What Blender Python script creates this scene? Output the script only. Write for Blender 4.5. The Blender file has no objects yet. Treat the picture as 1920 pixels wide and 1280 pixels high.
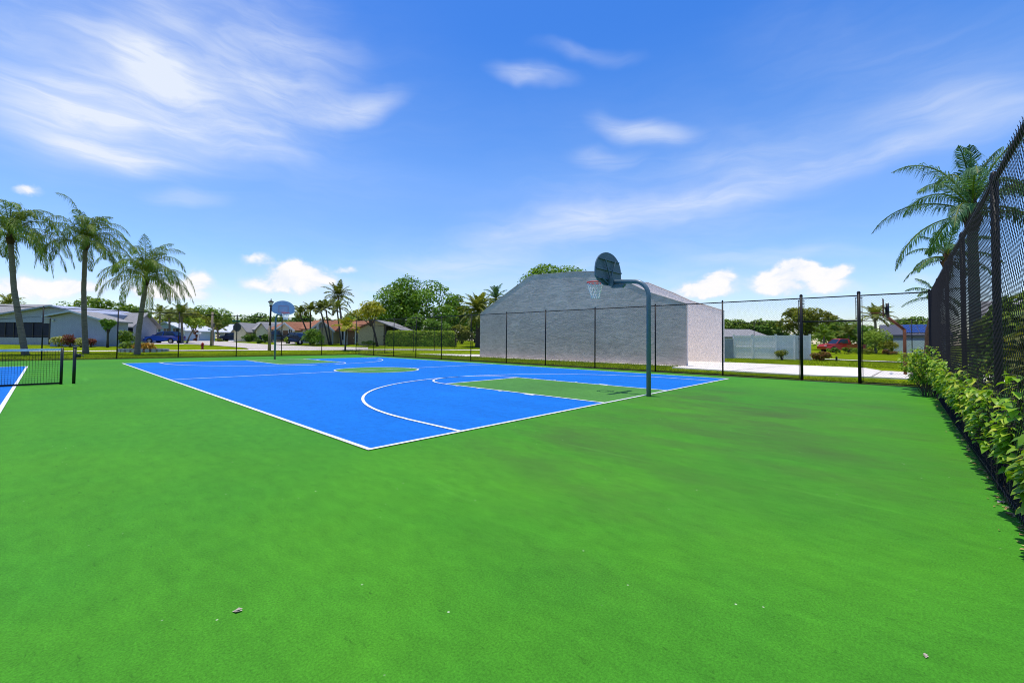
import bpy, math, random
from mathutils import Vector, Matrix, Quaternion
random.seed(7)
R = random.Random(11)
sc = bpy.context.scene
col = sc.collection
PI = math.pi

# ------------------------------------------------------------------ camera
CAM = Vector((-2.78638, -4.96336, 1.38557))
RT = Vector((0.67486011, -0.7378896, 0.00909821))
UP = Vector((-0.02770232, -0.01301177, 0.99953153))
FW = Vector((0.73742553, 0.674796, 0.02922238))
F = 799.378
cam_d = bpy.data.cameras.new('camera')
cam = bpy.data.objects.new('camera', cam_d)
col.objects.link(cam)
M = Matrix(((RT.x, UP.x, -FW.x, CAM.x), (RT.y, UP.y, -FW.y, CAM.y), (RT.z, UP.z, -FW.z, CAM.z), (0, 0, 0, 1)))
cam.matrix_world = M
cam_d.sensor_width = 36.0
cam_d.lens = F / 1920 * 36
cam_d.shift_y = (615.527 - 640) / 1920
cam_d.clip_start = 0.05
cam_d.clip_end = 3000
sc.camera = cam
sc.view_settings.view_transform = 'Standard'
sc.view_settings.look = 'None'
sc.view_settings.exposure = 0.0
sc.view_settings.gamma = 1.0
VIEW_RZ = math.atan2(RT.y, RT.x)            # yaw of things that face the courts


def ray(x, y):
    return FW * F + RT * (x - 960) - UP * (y - 615.527)


def at(x, y, Z):
    return CAM + ray(x, y) * (Z / F)


def sm(a, b, t):
    t = max(0.0, min(1.0, (t - a) / (b - a)))
    return t * t * (3 - 2 * t)


def ter(x, y):                               # the lawns rise gently beyond the courts
    w = x * .737 + y * .675
    s = x * .675 - y * .738
    k = max(0.0, min(w, 62) - 35)
    return 0.031 * k * (1 - 0.5 * sm(0, 50, s))


def gp(x, Z):                                # a place on the ground
    p = at(x, 638, Z)
    return Vector((p.x, p.y, ter(p.x, p.y)))


def gt(x, y):                                # where the lawn is seen
    d = ray(x, y).normalized()
    t = 1.0
    while t < 400:
        p = CAM + d * t
        if p.z < ter(p.x, p.y):
            break
        t += .1
    return Vector((p.x, p.y, ter(p.x, p.y)))


def hz(x, y, Z):                             # height above the ground
    p = at(x, y, Z)
    return p.z - ter(p.x, p.y)


# ------------------------------------------------------------------ helpers
class MB:
    def __init__(s):
        s.v = []; s.f = []; s.m = []

    def face(s, pts, mi=0):
        n = len(s.v); s.v += [tuple(p) for p in pts]
        s.f.append(tuple(range(n, n + len(pts)))); s.m.append(mi)
        return s

    def box(s, cx, cy, cz, sx, sy, sz, rz=0.0, mi=0):
        n = len(s.v); c, q = math.cos(rz), math.sin(rz)
        for dz in (-.5, .5):
            for dx, dy in ((-.5, -.5), (.5, -.5), (.5, .5), (-.5, .5)):
                x, y = dx * sx, dy * sy
                s.v.append((cx + x * c - y * q, cy + x * q + y * c, cz + dz * sz))
        for f in ((3, 2, 1, 0), (4, 5, 6, 7), (0, 1, 5, 4), (1, 2, 6, 5), (2, 3, 7, 6), (3, 0, 4, 7)):
            s.f.append(tuple(n + i for i in f)); s.m.append(mi)
        return s

    def bar(s, a, b, r, n=4, mi=0):
        return s.tube([a, b], [r, r], n, mi)

    def tube(s, path, radii, n=8, mi=0, cap=True):
        path = [Vector(p) for p in path]
        k = len(path)
        if not hasattr(radii, '__len__'): radii = [radii] * k
        d0 = (path[1] - path[0]).normalized()
        ref = Vector((0, 0, 1)) if abs(d0.z) < .9 else Vector((1, 0, 0))
        u = d0.cross(ref).normalized()
        base = len(s.v)
        for i, p in enumerate(path):
            if i == 0: d = path[1] - path[0]
            elif i == k - 1: d = path[-1] - path[-2]
            else: d = path[i + 1] - path[i - 1]
            d.normalize()
            u = (u - d * u.dot(d)).normalized()
            w = d.cross(u)
            for j in range(n):
                a = 2 * PI * (j + .5) / n
                s.v.append(tuple(p + (u * math.cos(a) + w * math.sin(a)) * radii[i]))
        for i in range(k - 1):
            for j in range(n):
                a = base + i * n + j; b = base + i * n + (j + 1) % n
                s.f.append((a, b, b + n, a + n)); s.m.append(mi)
        if cap:
            s.f.append(tuple(base + j for j in reversed(range(n)))); s.m.append(mi)
            s.f.append(tuple(base + (k - 1) * n + j for j in range(n))); s.m.append(mi)
        return s

    def prism(s, pts, d, mi=0):              # a polygon (list of 3-D points) pushed along d
        n = len(s.v); k = len(pts); d = Vector(d)
        s.v += [tuple(p) for p in pts] + [tuple(Vector(p) + d) for p in pts]
        s.f.append(tuple(n + i for i in reversed(range(k)))); s.m.append(mi)
        s.f.append(tuple(n + k + i for i in range(k))); s.m.append(mi)
        for i in range(k):
            j = (i + 1) % k
            s.f.append((n + i, n + j, n + k + j, n + k + i)); s.m.append(mi)
        return s

    def lathe(s, prof, n=12, c=(0, 0, 0), mi=0):
        base = len(s.v)
        for r, z in prof:
            for j in range(n):
                a = 2 * PI * j / n
                s.v.append((c[0] + r * math.cos(a), c[1] + r * math.sin(a), c[2] + z))
        for i in range(len(prof) - 1):
            for j in range(n):
                a = base + i * n + j; b = base + i * n + (j + 1) % n
                s.f.append((a, b, b + n, a + n)); s.m.append(mi)
        return s

    def build(s, name, mats, parent=None, smooth=False, fix=True):
        me = bpy.data.meshes.new(name)
        me.from_pydata(s.v, [], s.f)
        if not isinstance(mats, (list, tuple)): mats = [mats]
        for m in mats: me.materials.append(m)
        if len(mats) > 1: me.polygons.foreach_set('material_index', s.m)
        if smooth: me.polygons.foreach_set('use_smooth', [True] * len(me.polygons))
        if fix:
            import bmesh
            bm = bmesh.new(); bm.from_mesh(me)
            bmesh.ops.recalc_face_normals(bm, faces=bm.faces)
            bm.to_mesh(me); bm.free()
        me.update()
        o = bpy.data.objects.new(name, me)
        col.objects.link(o)
        if parent is not None: o.parent = parent
        return o


def tag(o, label=None, cat=None, group=None, kind=None):
    if label: o['label'] = label
    if cat: o['category'] = cat
    if group: o['group'] = group
    if kind: o['kind'] = kind
    return o


def thing(name, label, cat, loc=(0, 0, 0), rz=0.0, group=None):
    o = bpy.data.objects.new(name, None)
    col.objects.link(o)
    o.location = loc; o.rotation_euler = (0, 0, rz)
    o.empty_display_size = .2
    return tag(o, label, cat, group)


def copy_tree(o, parent=None):
    c = o.copy(); col.objects.link(c)
    if parent is not None: c.parent = parent
    for ch in list(o.children): copy_tree(ch, c)
    return c


# ------------------------------------------------------------------ materials
def srgb(r, g, b):
    f = lambda c: c / 12.92 if c <= .04045 else ((c + .055) / 1.055) ** 2.4
    return (f(r / 255), f(g / 255), f(b / 255))


def newmat(name):
    m = bpy.data.materials.new(name); m.use_nodes = True
    nt = m.node_tree; b = nt.nodes['Principled BSDF']
    return m, nt, b


def pm(name, c1, c2=None, rough=.6, spec=.3, scale=4.0, bump=0.0, metal=0.0, stretch=(1, 1, 1), bscale=None, detail=6, fine=0.12):
    """colour varied by two noises on the object, with an optional bump"""
    m, nt, b = newmat(name)
    N, L = nt.nodes, nt.links
    if c2 is None: c2 = tuple(c * .78 for c in c1)
    tc = N.new('ShaderNodeTexCoord')
    mp = N.new('ShaderNodeMapping'); mp.inputs['Scale'].default_value = stretch
    L.new(tc.outputs['Object'], mp.inputs['Vector'])
    n1 = N.new('ShaderNodeTexNoise'); n1.inputs['Scale'].default_value = scale; n1.inputs['Detail'].default_value = detail
    n1.inputs['Roughness'].default_value = .62
    L.new(mp.outputs[0], n1.inputs['Vector'])
    rp = N.new('ShaderNodeValToRGB')
    rp.color_ramp.elements[0].position = .33; rp.color_ramp.elements[1].position = .67
    rp.color_ramp.elements[0].color = (*c2, 1); rp.color_ramp.elements[1].color = (*c1, 1)
    L.new(n1.outputs['Fac'], rp.inputs[0])
    n2 = N.new('ShaderNodeTexNoise'); n2.inputs['Scale'].default_value = scale * 11; n2.inputs['Detail'].default_value = 3
    L.new(mp.outputs[0], n2.inputs['Vector'])
    mr = N.new('ShaderNodeMapRange'); mr.inputs[1].default_value = .3; mr.inputs[2].default_value = .7
    mr.inputs[3].default_value = 1 - fine; mr.inputs[4].default_value = 1 + fine
    L.new(n2.outputs['Fac'], mr.inputs[0])
    mx = N.new('ShaderNodeVectorMath'); mx.operation = 'SCALE'
    L.new(rp.outputs[0], mx.inputs[0]); L.new(mr.outputs[0], mx.inputs['Scale'])
    L.new(mx.outputs[0], b.inputs['Base Color'])
    b.inputs['Roughness'].default_value = rough
    b.inputs['Specular IOR Level'].default_value = spec
    b.inputs['Metallic'].default_value = metal
    if bump:
        n3 = N.new('ShaderNodeTexNoise'); n3.inputs['Scale'].default_value = bscale or scale * 8; n3.inputs['Detail'].default_value = 5
        L.new(mp.outputs[0], n3.inputs['Vector'])
        bp = N.new('ShaderNodeBump'); bp.inputs['Strength'].default_value = bump; bp.inputs['Distance'].default_value = .02
        L.new(n3.outputs['Fac'], bp.inputs['Height']); L.new(bp.outputs[0], b.inputs['Normal'])
    return m


def leafmat(name, c1, c2, c3=None, trans=.35, rough=.5):
    """leaves: each leaf its own tint, some light let through"""
    m, nt, b = newmat(name)
    N, L = nt.nodes, nt.links
    g = N.new('ShaderNodeNewGeometry')
    rp = N.new('ShaderNodeValToRGB')
    e = rp.color_ramp.elements
    e[0].position = 0; e[0].color = (*c1, 1)
    e[1].position = .75; e[1].color = (*c2, 1)
    if c3:
        x = e.new(1.0); x.color = (*c3, 1)
    L.new(g.outputs['Random Per Island'], rp.inputs[0])
    tc = N.new('ShaderNodeTexCoord')
    n = N.new('ShaderNodeTexNoise'); n.inputs['Scale'].default_value = .9; n.inputs['Detail'].default_value = 2
    L.new(tc.outputs['Object'], n.inputs['Vector'])
    mr = N.new('ShaderNodeMapRange'); mr.inputs[1].default_value = .35; mr.inputs[2].default_value = .65
    mr.inputs[3].default_value = 1.0; mr.inputs[4].default_value = 1.65
    L.new(n.outputs['Fac'], mr.inputs[0])
    mx = N.new('ShaderNodeVectorMath'); mx.operation = 'SCALE'
    L.new(rp.outputs[0], mx.inputs[0]); L.new(mr.outputs[0], mx.inputs['Scale'])
    L.new(mx.outputs[0], b.inputs['Base Color'])
    b.inputs['Roughness'].default_value = rough; b.inputs['Specular IOR Level'].default_value = .18
    t = N.new('ShaderNodeBsdfTranslucent')
    sc2 = N.new('ShaderNodeVectorMath'); sc2.operation = 'MULTIPLY'; sc2.inputs[1].default_value = (1.3, 1.25, .5)
    L.new(mx.outputs[0], sc2.inputs[0]); L.new(sc2.outputs[0], t.inputs['Color'])
    ms = N.new('ShaderNodeMixShader'); ms.inputs[0].default_value = trans
    L.new(b.outputs[0], ms.inputs[1]); L.new(t.outputs[0], ms.inputs[2])
    L.new(ms.outputs[0], N['Material Output'].inputs['Surface'])
    return m


def court_mat(name, c1, c2, stain=None, speck=0.0):
    """acrylic court coating: broad tonal drift, brushed streaks, scuffs, fine grit"""
    m, nt, b = newmat(name)
    N, L = nt.nodes, nt.links
    tc = N.new('ShaderNodeTexCoord')

    def noise(scale, detail, stretch=(1, 1, 1), rot=0, rough=.6):
        mp = N.new('ShaderNodeMapping'); mp.inputs['Scale'].default_value = stretch; mp.inputs['Rotation'].default_value = (0, 0, rot)
        L.new(tc.outputs['Object'], mp.inputs['Vector'])
        n = N.new('ShaderNodeTexNoise'); n.inputs['Scale'].default_value = scale; n.inputs['Detail'].default_value = detail
        n.inputs['Roughness'].default_value = rough
        L.new(mp.outputs[0], n.inputs['Vector'])
        return n.outputs['Fac']

    def rng(x, a, b_, c, d):
        r = N.new('ShaderNodeMapRange')
        for i, v in enumerate((a, b_, c, d)): r.inputs[i + 1].default_value = v
        L.new(x, r.inputs[0]); return r.outputs[0]

    def mul(a, b_):
        r = N.new('ShaderNodeMath'); r.operation = 'MULTIPLY'
        for i, v in enumerate((a, b_)):
            if isinstance(v, (int, float)): r.inputs[i].default_value = v
            else: L.new(v, r.inputs[i])
        return r.outputs[0]
    rp = N.new('ShaderNodeValToRGB')
    rp.color_ramp.elements[0].position = .3; rp.color_ramp.elements[1].position = .7
    rp.color_ramp.elements[0].color = (*c2, 1); rp.color_ramp.elements[1].color = (*c1, 1)
    L.new(noise(.22, 5, rough=.65), rp.inputs[0])
    v = rng(noise(1.1, 5, (1, .28, 1), .5), .3, .7, .92, 1.08)
    v = mul(v, rng(noise(9, 6, (1, .45, 1), -.3, .7), .25, .75, .81, 1.18))
    v = mul(v, rng(noise(85, 3, rough=.8), .25, .75, .6, 1.4))
    v = mul(v, rng(noise(24, 4, (1, .3, 1), .9, .75), .60, .74, 1.0, .62))   # dark scuffs
    sc_ = N.new('ShaderNodeVectorMath'); sc_.operation = 'SCALE'
    L.new(rp.outputs[0], sc_.inputs[0]); L.new(v, sc_.inputs['Scale'])
    out = sc_.outputs[0]

    def mixc(fac, a, colr):
        mx = N.new('ShaderNodeMix'); mx.data_type = 'RGBA'
        L.new(fac, mx.inputs[0]); L.new(a, mx.inputs[6]); mx.inputs[7].default_value = (*colr, 1)
        return mx.outputs[2]
    if stain:
        for (sx, sy, rad, rot, stx, amt) in stain['spots']:
            mp = N.new('ShaderNodeMapping'); mp.vector_type = 'TEXTURE'
            mp.inputs['Location'].default_value = (sx, sy, 0); mp.inputs['Rotation'].default_value = (0, 0, rot)
            mp.inputs['Scale'].default_value = (rad * stx, rad, 1)
            L.new(tc.outputs['Object'], mp.inputs['Vector'])
            ln = N.new('ShaderNodeVectorMath'); ln.operation = 'LENGTH'; L.new(mp.outputs[0], ln.inputs[0])
            msk = rng(ln.outputs['Value'], 1.0, .1, 0, 1)
            mk = mul(msk, rng(noise(1.3, 6, (1, .4, 1), rot, .65), .42, .66, 0, amt))
            out = mixc(mk, out, stain['col'])
    # pale grit and dust flecks
    vo = N.new('ShaderNodeTexVoronoi'); vo.inputs['Scale'].default_value = 7.5
    L.new(tc.outputs['Object'], vo.inputs['Vector'])
    sp = mul(rng(vo.outputs['Distance'], .06, .035, 0, 1), rng(noise(2.5, 2), .52, .62, 0, speck))
    out = mixc(sp, out, (.62, .66, .45))
    sw = rng(noise(1.7, 3, (1, .07, 1), 1.25, .5), .66, .74, 0, .28)        # faint pale scratches
    out = mixc(sw, out, tuple(min(1, c * 1.7 + .03) for c in c1))
    L.new(out, b.inputs['Base Color'])
    b.inputs['Roughness'].default_value = .75; b.inputs['Specular IOR Level'].default_value = .12
    bp = N.new('ShaderNodeBump'); bp.inputs['Strength'].default_value = .25; bp.inputs['Distance'].default_value = .004
    L.new(noise(150, 3), bp.inputs['Height']); L.new(bp.outputs[0], b.inputs['Normal'])
    return m


def glassmat(name, c=(.02, .025, .03)):
    m, nt, b = newmat(name)
    b.inputs['Base Color'].default_value = (*c, 1); b.inputs['Roughness'].default_value = .08
    b.inputs['Specular IOR Level'].default_value = .6
    return m


GREEN1, GREEN2 = (.064, .252, .010), (.040, .206, .012)
m_green = court_mat('green_court_coating', GREEN1, GREEN2,
                    {'col': (.060, .105, .022), 'spots': [(7.6, -2.0, 3.6, .55, 1.8, .85), (5.0, -2.6, 3.2, .2, 1.6, .7), (4.2, -4.1, 2.0, .4, 1.5, .55), (2.6, -1.2, 1.6, .1, 1.8, .6), (9.6, -4.2, 2.6, .3, 1.8, .5), (1.2, -2.6, 1.6, .5, 1.6, .5)]}, .7)
m_green_key = court_mat('green_key_coating', (.085, .245, .035), (.060, .195, .035), {'col': (.05, .13, .03), 'spots': [(7.5, 2.5, 2.5, 0, 1, .4)]}, .3)
m_blue = court_mat('blue_court_coating', (.006, .158, .52), (.005, .130, .46), None, .25)
m_line = pm('white_line_paint', (.80, .80, .78), (.62, .63, .63), rough=.7, scale=2.2, bump=.1, bscale=100)
m_lawn = pm('lawn', (.205, .265, .008), (.115, .175, .006), rough=.95, spec=.0, scale=.35, bump=.9, bscale=9, detail=8, fine=.35)
m_concrete = pm('pale_concrete', (.80, .725, .61), (.70, .63, .53), rough=.8, scale=.6, bump=.15, bscale=40, fine=.06)
m_road = pm('sun_bleached_road', (.56, .49, .40), (.47, .41, .34), rough=.85, scale=.5, bump=.2, bscale=30)
m_soil = pm('mulch_soil', (.075, .055, .035), (.04, .03, .02), rough=.95, scale=6, bump=.8)
m_black = pm('black_vinyl_coating', (.010, .010, .011), (.007, .007, .008), rough=.5, spec=.2, scale=5)
m_wire = pm('black_vinyl_wire', (.007, .007, .007), (.005, .005, .005), rough=.6, spec=.12, scale=5)
m_pole = pm('teal_grey_paint', (.105, .165, .195), (.088, .14, .165), rough=.35, spec=.5, scale=3, bump=.03)
m_bback = pm('dark_slate_paint', (.085, .140, .165), (.065, .11, .135), rough=.45, spec=.4, scale=3)
m_rust = pm('rusty_steel', (.17, .055, .022), (.075, .028, .015), rough=.85, scale=6, bump=.4)
m_rim = pm('orange_red_rim_paint', (.80, .07, .035), (.65, .05, .03), rough=.4, scale=5)
m_net = pm('white_cord', (.80, .80, .78), (.7, .7, .68), rough=.8, scale=20)
m_fbb = pm('worn_white_backboard', (.42, .50, .56), (.35, .43, .5), rough=.4, spec=.5, scale=3)
m_redline = pm('red_target_paint', (.50, .34, .36), (.44, .30, .32), rough=.5)
m_tennis = pm('black_net_cord', (.010, .011, .010), (.007, .008, .007), rough=.7)
m_tape = pm('white_net_tape', (.74, .74, .72), (.6, .6, .58), rough=.7, scale=8)
m_postg = pm('dark_green_post', (.010, .014, .011), (.007, .010, .008), rough=.4, spec=.4)
m_bark = pm('grey_palm_bark', (.26, .215, .155), (.14, .115, .08), rough=.9, scale=3, bump=.7, stretch=(1, 1, 5), bscale=6)
m_bark_dark = pm('dark_bark', (.09, .07, .05), (.045, .035, .026), rough=.9, scale=4, bump=.6)
m_boot = pm('brown_leaf_boots', (.115, .062, .03), (.05, .03, .016), rough=.9, scale=6, bump=.6)
m_white = pm('white_paint', (.74, .73, .70), (.66, .65, .62), rough=.6, scale=1.5)
m_cream = pm('cream_stucco', (.76, .66, .44), (.68, .58, .38), rough=.85, scale=1.2, bump=.2)
m_tanwall = pm('tan_stucco', (.50, .42, .25), (.44, .37, .22), rough=.85, scale=1.2, bump=.2)
m_bluewall = pm('blue_grey_stucco', (.36, .39, .47), (.32, .35, .43), rough=.85, scale=1.2, bump=.2)
m_paleblue = pm('pale_blue_stucco', (.42, .52, .62), (.36, .46, .56), rough=.85, scale=1.2)
m_greywall = pm('grey_stucco', (.38, .39, .41), (.32, .33, .35), rough=.85, scale=1.2, bump=.2)
m_shingle = pm('grey_shingles', (.34, .325, .30), (.25, .24, .225), rough=.9, scale=2, bump=.5, stretch=(1, 1, 6), bscale=8)
m_shingle_w = pm('white_roof_sheet', (.66, .68, .70), (.56, .58, .62), rough=.6, scale=1)
m_orange = pm('terracotta_shingles', (.36, .155, .075), (.25, .10, .05), rough=.9, scale=2, bump=.5, stretch=(1, 1, 6), bscale=8)
m_darkroof = pm('dark_slate_shingles', (.11, .115, .14), (.08, .083, .10), rough=.85, scale=2, bump=.4)
m_solar = pm('blue_solar_glass', (.03, .05, .19), (.025, .042, .16), rough=.12, spec=.6, scale=1)
m_dark = pm('dark_trim_and_shade', (.012, .014, .022), (.008, .009, .014), rough=.35, spec=.4, scale=2)  # dark trim; also the painted shade that fills porch and door openings
m_navy = pm('navy_screen_cloth', (.012, .017, .045), (.009, .012, .032), rough=.6, scale=2)
m_brown = pm('brown_door_wood', (.22, .12, .055), (.17, .09, .04), rough=.6, scale=3)
m_fasc = pm('pale_blue_fascia', (.45, .52, .60), (.4, .47, .55), rough=.6)
m_vinyl = pm('white_vinyl', (.90, .84, .79), (.84, .78, .73), rough=.35, spec=.4, scale=1.5)
m_woodf = pm('amber_wood_boards', (.40, .23, .07), (.3, .17, .05), rough=.8, scale=3)
m_glass = glassmat('window_glass')
m_tyre = pm('tyre_rubber', (.015, .015, .016), (.01, .01, .01), rough=.8)
m_rimw = pm('alloy', (.5, .5, .52), (.42, .42, .44), rough=.3, metal=.7)
m_blue_car = pm('blue_car_paint', (.012, .055, .33), (.011, .05, .30), rough=.18, spec=.6, fine=.02)
m_navy_car = pm('navy_car_paint', (.012, .018, .045), (.011, .016, .04), rough=.2, spec=.6, fine=.02)
m_black_car = pm('black_car_paint', (.010, .010, .013), (.009, .009, .012), rough=.2, spec=.6, fine=.02)
m_silver_car = pm('silver_car_paint', (.60, .62, .65), (.56, .58, .6), rough=.25, metal=.3, fine=.02)
m_red_car = pm('red_truck_paint', (.55, .03, .022), (.48, .026, .02), rough=.25, spec=.5, fine=.03)
m_orangep = pm('orange_side_panel', (.60, .15, .05), (.5, .12, .04), rough=.4)
m_lens = pm('clear_lamp_lens', (.75, .76, .78), rough=.15, spec=.6)
m_tail = pm('red_lamp_lens', (.4, .015, .012), rough=.2, spec=.5)
m_chrome = pm('bright_trim', (.6, .6, .6), rough=.2, metal=.9)
m_hyd = pm('red_hydrant_paint', (.38, .02, .018), (.28, .016, .014), rough=.5)
m_wood = pm('weathered_wood', (.30, .24, .17), (.2, .16, .11), rough=.9, scale=4, bump=.4, stretch=(1, 1, .2))
m_signback = pm('dull_sign_aluminium', (.06, .065, .07), (.05, .054, .06), rough=.5)
m_signg = pm('green_street_sign', (.02, .18, .10), rough=.4)
m_lampglass = pm('frosted_lamp_glass', (.7, .72, .74), rough=.2)

LF_GREEN = leafmat('ficus_leaves', (.055, .125, .012), (.125, .225, .020), (.19, .30, .035))
LF_DARK = leafmat('dark_tree_leaves', (.035, .085, .008), (.085, .15, .014), (.13, .21, .03))
LF_MID = leafmat('mixed_green_leaves', (.06, .125, .010), (.14, .215, .018), (.22, .28, .04))
LF_YEL = leafmat('yellow_green_leaves', (.15, .17, .012), (.32, .31, .022), (.42, .36, .03))
LF_LIME = leafmat('lime_leaves', (.12, .20, .015), (.24, .33, .03), (.36, .42, .05))
LF_OLIVE = leafmat('olive_leaves', (.085, .11, .012), (.18, .20, .022), (.27, .26, .04))
LF_RED = leafmat('red_shrub_leaves', (.10, .03, .015), (.20, .045, .03), (.12, .15, .02))
LF_VARI = leafmat('cream_variegated_leaves', (.18, .22, .03), (.42, .42, .12), (.52, .5, .2))
LF_ORANGE = leafmat('orange_flowers', (.28, .12, .015), (.34, .20, .03), (.14, .18, .02))
LF_RUSSET = leafmat('russet_shrub_leaves', (.11, .10, .02), (.26, .10, .035), (.12, .17, .03))
LF_QUEEN = leafmat('queen_palm_leaflets', (.042, .098, .004), (.11, .175, .008), (.24, .27, .045), trans=.28)
LF_BLUEG = leafmat('grey_green_palm_leaflets', (.035, .085, .04), (.07, .15, .06), (.15, .25, .10), trans=.3)
LF_DATE = leafmat('date_palm_leaflets', (.09, .115, .018), (.19, .21, .035), (.29, .29, .06), trans=.3)
LF_COCO = leafmat('coconut_palm_leaflets', (.045, .075, .012), (.12, .15, .02), (.24, .23, .05), trans=.3)
LF_VINE = leafmat('broad_vine_leaves', (.10, .21, .013), (.22, .34, .026), (.48, .48, .06), trans=.35, rough=.35)
LF_DEAD = leafmat('dead_leaves', (.16, .09, .035), (.33, .22, .09), (.45, .38, .2), trans=.1)
LF_GRASS = leafmat('grass_blades', (.09, .145, .005), (.17, .225, .008), (.26, .28, .03), trans=.35, rough=.8)

# ------------------------------------------------------------------ setting
XF, YE, YR = 16.41, 31.93, -5.65           # sideline fence, end fence, right fence


def struct(name, mb, mat, smooth=False, label=None):
    o = mb.build(name, mat, smooth=smooth)
    o['kind'] = 'structure'
    return o


# ground: fine cells near the courts, long cells towards the horizon
def axis(a0, a1, far):
    s = [a0 + i * (a1 - a0) / 60 for i in range(61)]
    lo = [a0 - d for d in far][::-1]; hi = [a1 + d for d in far]
    return lo + s + hi


gx = axis(-60, 100, (10, 30, 80, 200, 500, 1200)); gy = axis(-60, 110, (10, 30, 80, 200, 500, 1200))
g = MB()
for y in gy:
    for x in gx: g.v.append((x, y, ter(x, y) - .03))
nx = len(gx)
for j in range(len(gy) - 1):
    for i in range(nx - 1):
        a = j * nx + i; g.f.append((a, a + 1, a + nx + 1, a + nx)); g.m.append(0)
struct('ground', g, m_lawn, True)


def sheet(x0, y0, x1, y1, z):
    return MB().face([(x0, y0, z), (x1, y0, z), (x1, y1, z), (x0, y1, z)])


def annulus(mb, cx, cy, r, w, z, a0=0, a1=2 * PI, n=64):
    for i in range(n):
        p, q = a0 + (a1 - a0) * i / n, a0 + (a1 - a0) * (i + 1) / n
        mb.face([(cx + (r - w / 2) * math.cos(p), cy + (r - w / 2) * math.sin(p), z), (cx + (r + w / 2) * math.cos(p), cy + (r + w / 2) * math.sin(p), z),
                 (cx + (r + w / 2) * math.cos(q), cy + (r + w / 2) * math.sin(q), z), (cx + (r - w / 2) * math.cos(q), cy + (r - w / 2) * math.sin(q), z)])


pad = MB(); pad.box((XF - .12 - 40) / 2, (YE - .10 - 40) / 2, -.055, XF - .12 + 40, YE - .10 + 40, .11)
struct('court_ground', pad, m_green)
CW, CL, KH, FT = 15.05, 25.61, 1.75, 5.74
CX = CW / 2
struct('basketball_court', sheet(0, 0, CW, CL, .004), m_blue)
TX, TB = -3.33, 25.0
struct('tennis_court', sheet(TX - 10.97, 13.2 - 11.89, TX, TB, .004), m_blue)
k = MB()
for s, y0 in ((1, 0.0), (-1, CL)):
    ya, yb = sorted((y0, y0 + s * FT))
    k.face([(CX - KH, ya, .008), (CX + KH, ya, .008), (CX + KH, yb, .008), (CX - KH, yb, .008)])
k.f.append(tuple(len(k.v) + i for i in range(64))); k.m.append(0)
k.v += [(CX + 1.83 * math.cos(2 * PI * i / 64), CL / 2 + 1.83 * math.sin(2 * PI * i / 64), .008) for i in range(64)]
struct('court_key', k, m_green_key)

ln = MB(); W = .066; Z = .012


def hl(x0, x1, y, w=W): ln.face([(x0, y - w / 2, Z), (x1, y - w / 2, Z), (x1, y + w / 2, Z), (x0, y + w / 2, Z)])
def vl(x, y0, y1, w=W): ln.face([(x - w / 2, y0, Z), (x + w / 2, y0, Z), (x + w / 2, y1, Z), (x - w / 2, y1, Z)])


hl(-W / 2, CW + W / 2, 0); hl(-W / 2, CW + W / 2, CL); vl(0, W / 2, CL - W / 2); vl(CW, W / 2, CL - W / 2)
hl(W / 2, CW - W / 2, CL / 2)
annulus(ln, CX, CL / 2, 1.83, W, Z + .003)
for s, y0 in ((1, 0.0), (-1, CL)):
    for x in (CX - KH, CX + KH): vl(x, *sorted((y0 + s * W / 2, y0 + s * (FT - W / 2))))
    hl(CX - KH - W / 2, CX + KH + W / 2, y0 + s * FT)
    annulus(ln, CX, y0 + s * FT, KH, W, Z + .003, 0 if s > 0 else PI, PI if s > 0 else 2 * PI, 40)
    by = y0 + s * 1.45
    R3 = 6.02
    annulus(ln, CX, by, R3, W, Z + .003, 0 if s > 0 else PI, PI if s > 0 else 2 * PI, 72)
    for x in (CX - R3, CX + R3): vl(x, *sorted((y0 + s * W / 2, by)))
    for q, (d, ww) in enumerate(((2.15, .3), (3.2, .06), (4.1, .06), (5.0, .06))):
        for e in (-1, 1):
            x0 = CX + e * (KH + W / 2); x1 = x0 + e * .13
            xa, xb = sorted((x0, x1)); yc = y0 + s * d
            ln.face([(xa, yc - ww / 2, Z), (xb, yc - ww / 2, Z), (xb, yc + ww / 2, Z), (xa, yc + ww / 2, Z)])
# tennis lines
vl(TX, 13.2 - 11.89, TB); hl(TX - 10.97, TX - W / 2, TB, .09); vl(TX - 1.37, 13.2 - 11.89, TB - .05)
hl(TX - 9.6, TX - 1.4, 13.2 + 6.4); hl(TX - 9.6, TX - 1.4, 13.2 - 6.4); vl(TX - 5.485, 6.85, 19.55)
struct('court_markings', ln, m_line)

# handball slab and its approach
slab = MB()
slab.prism([(20.4, 4.35, -.1), (19.6, -1.7, -.1), (20.6, -4.0, -.1), (21.0, -9.0, -.1), (26.2, -9.0, -.1), (26.3, -4.2, -.1), (29.0, -3.4, -.1), (29.7, 4.35, -.1),
            (29.7, 30.2, -.1), (21.9, 30.2, -.1), (21.9, 4.35, -.1)][::-1], (0, 0, .125))
struct('slab_pavement', slab, m_concrete)
jn = MB()
for (a, b_) in (((20.0, 1.2), (29.2, .2)), ((20.6, -4.0), (26.3, -4.2)), ((22.0, 26), (29.6, 26))):
    d = (Vector((*b_, 0)) - Vector((*a, 0))); n_ = Vector((-d.y, d.x, 0)).normalized() * .02
    A, B = Vector((*a, .029)), Vector((*b_, .029))
    jn.face([A - n_, B - n_, B + n_, A + n_])
struct('slab_pavement_joint_line', jn, m_soil)


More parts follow.
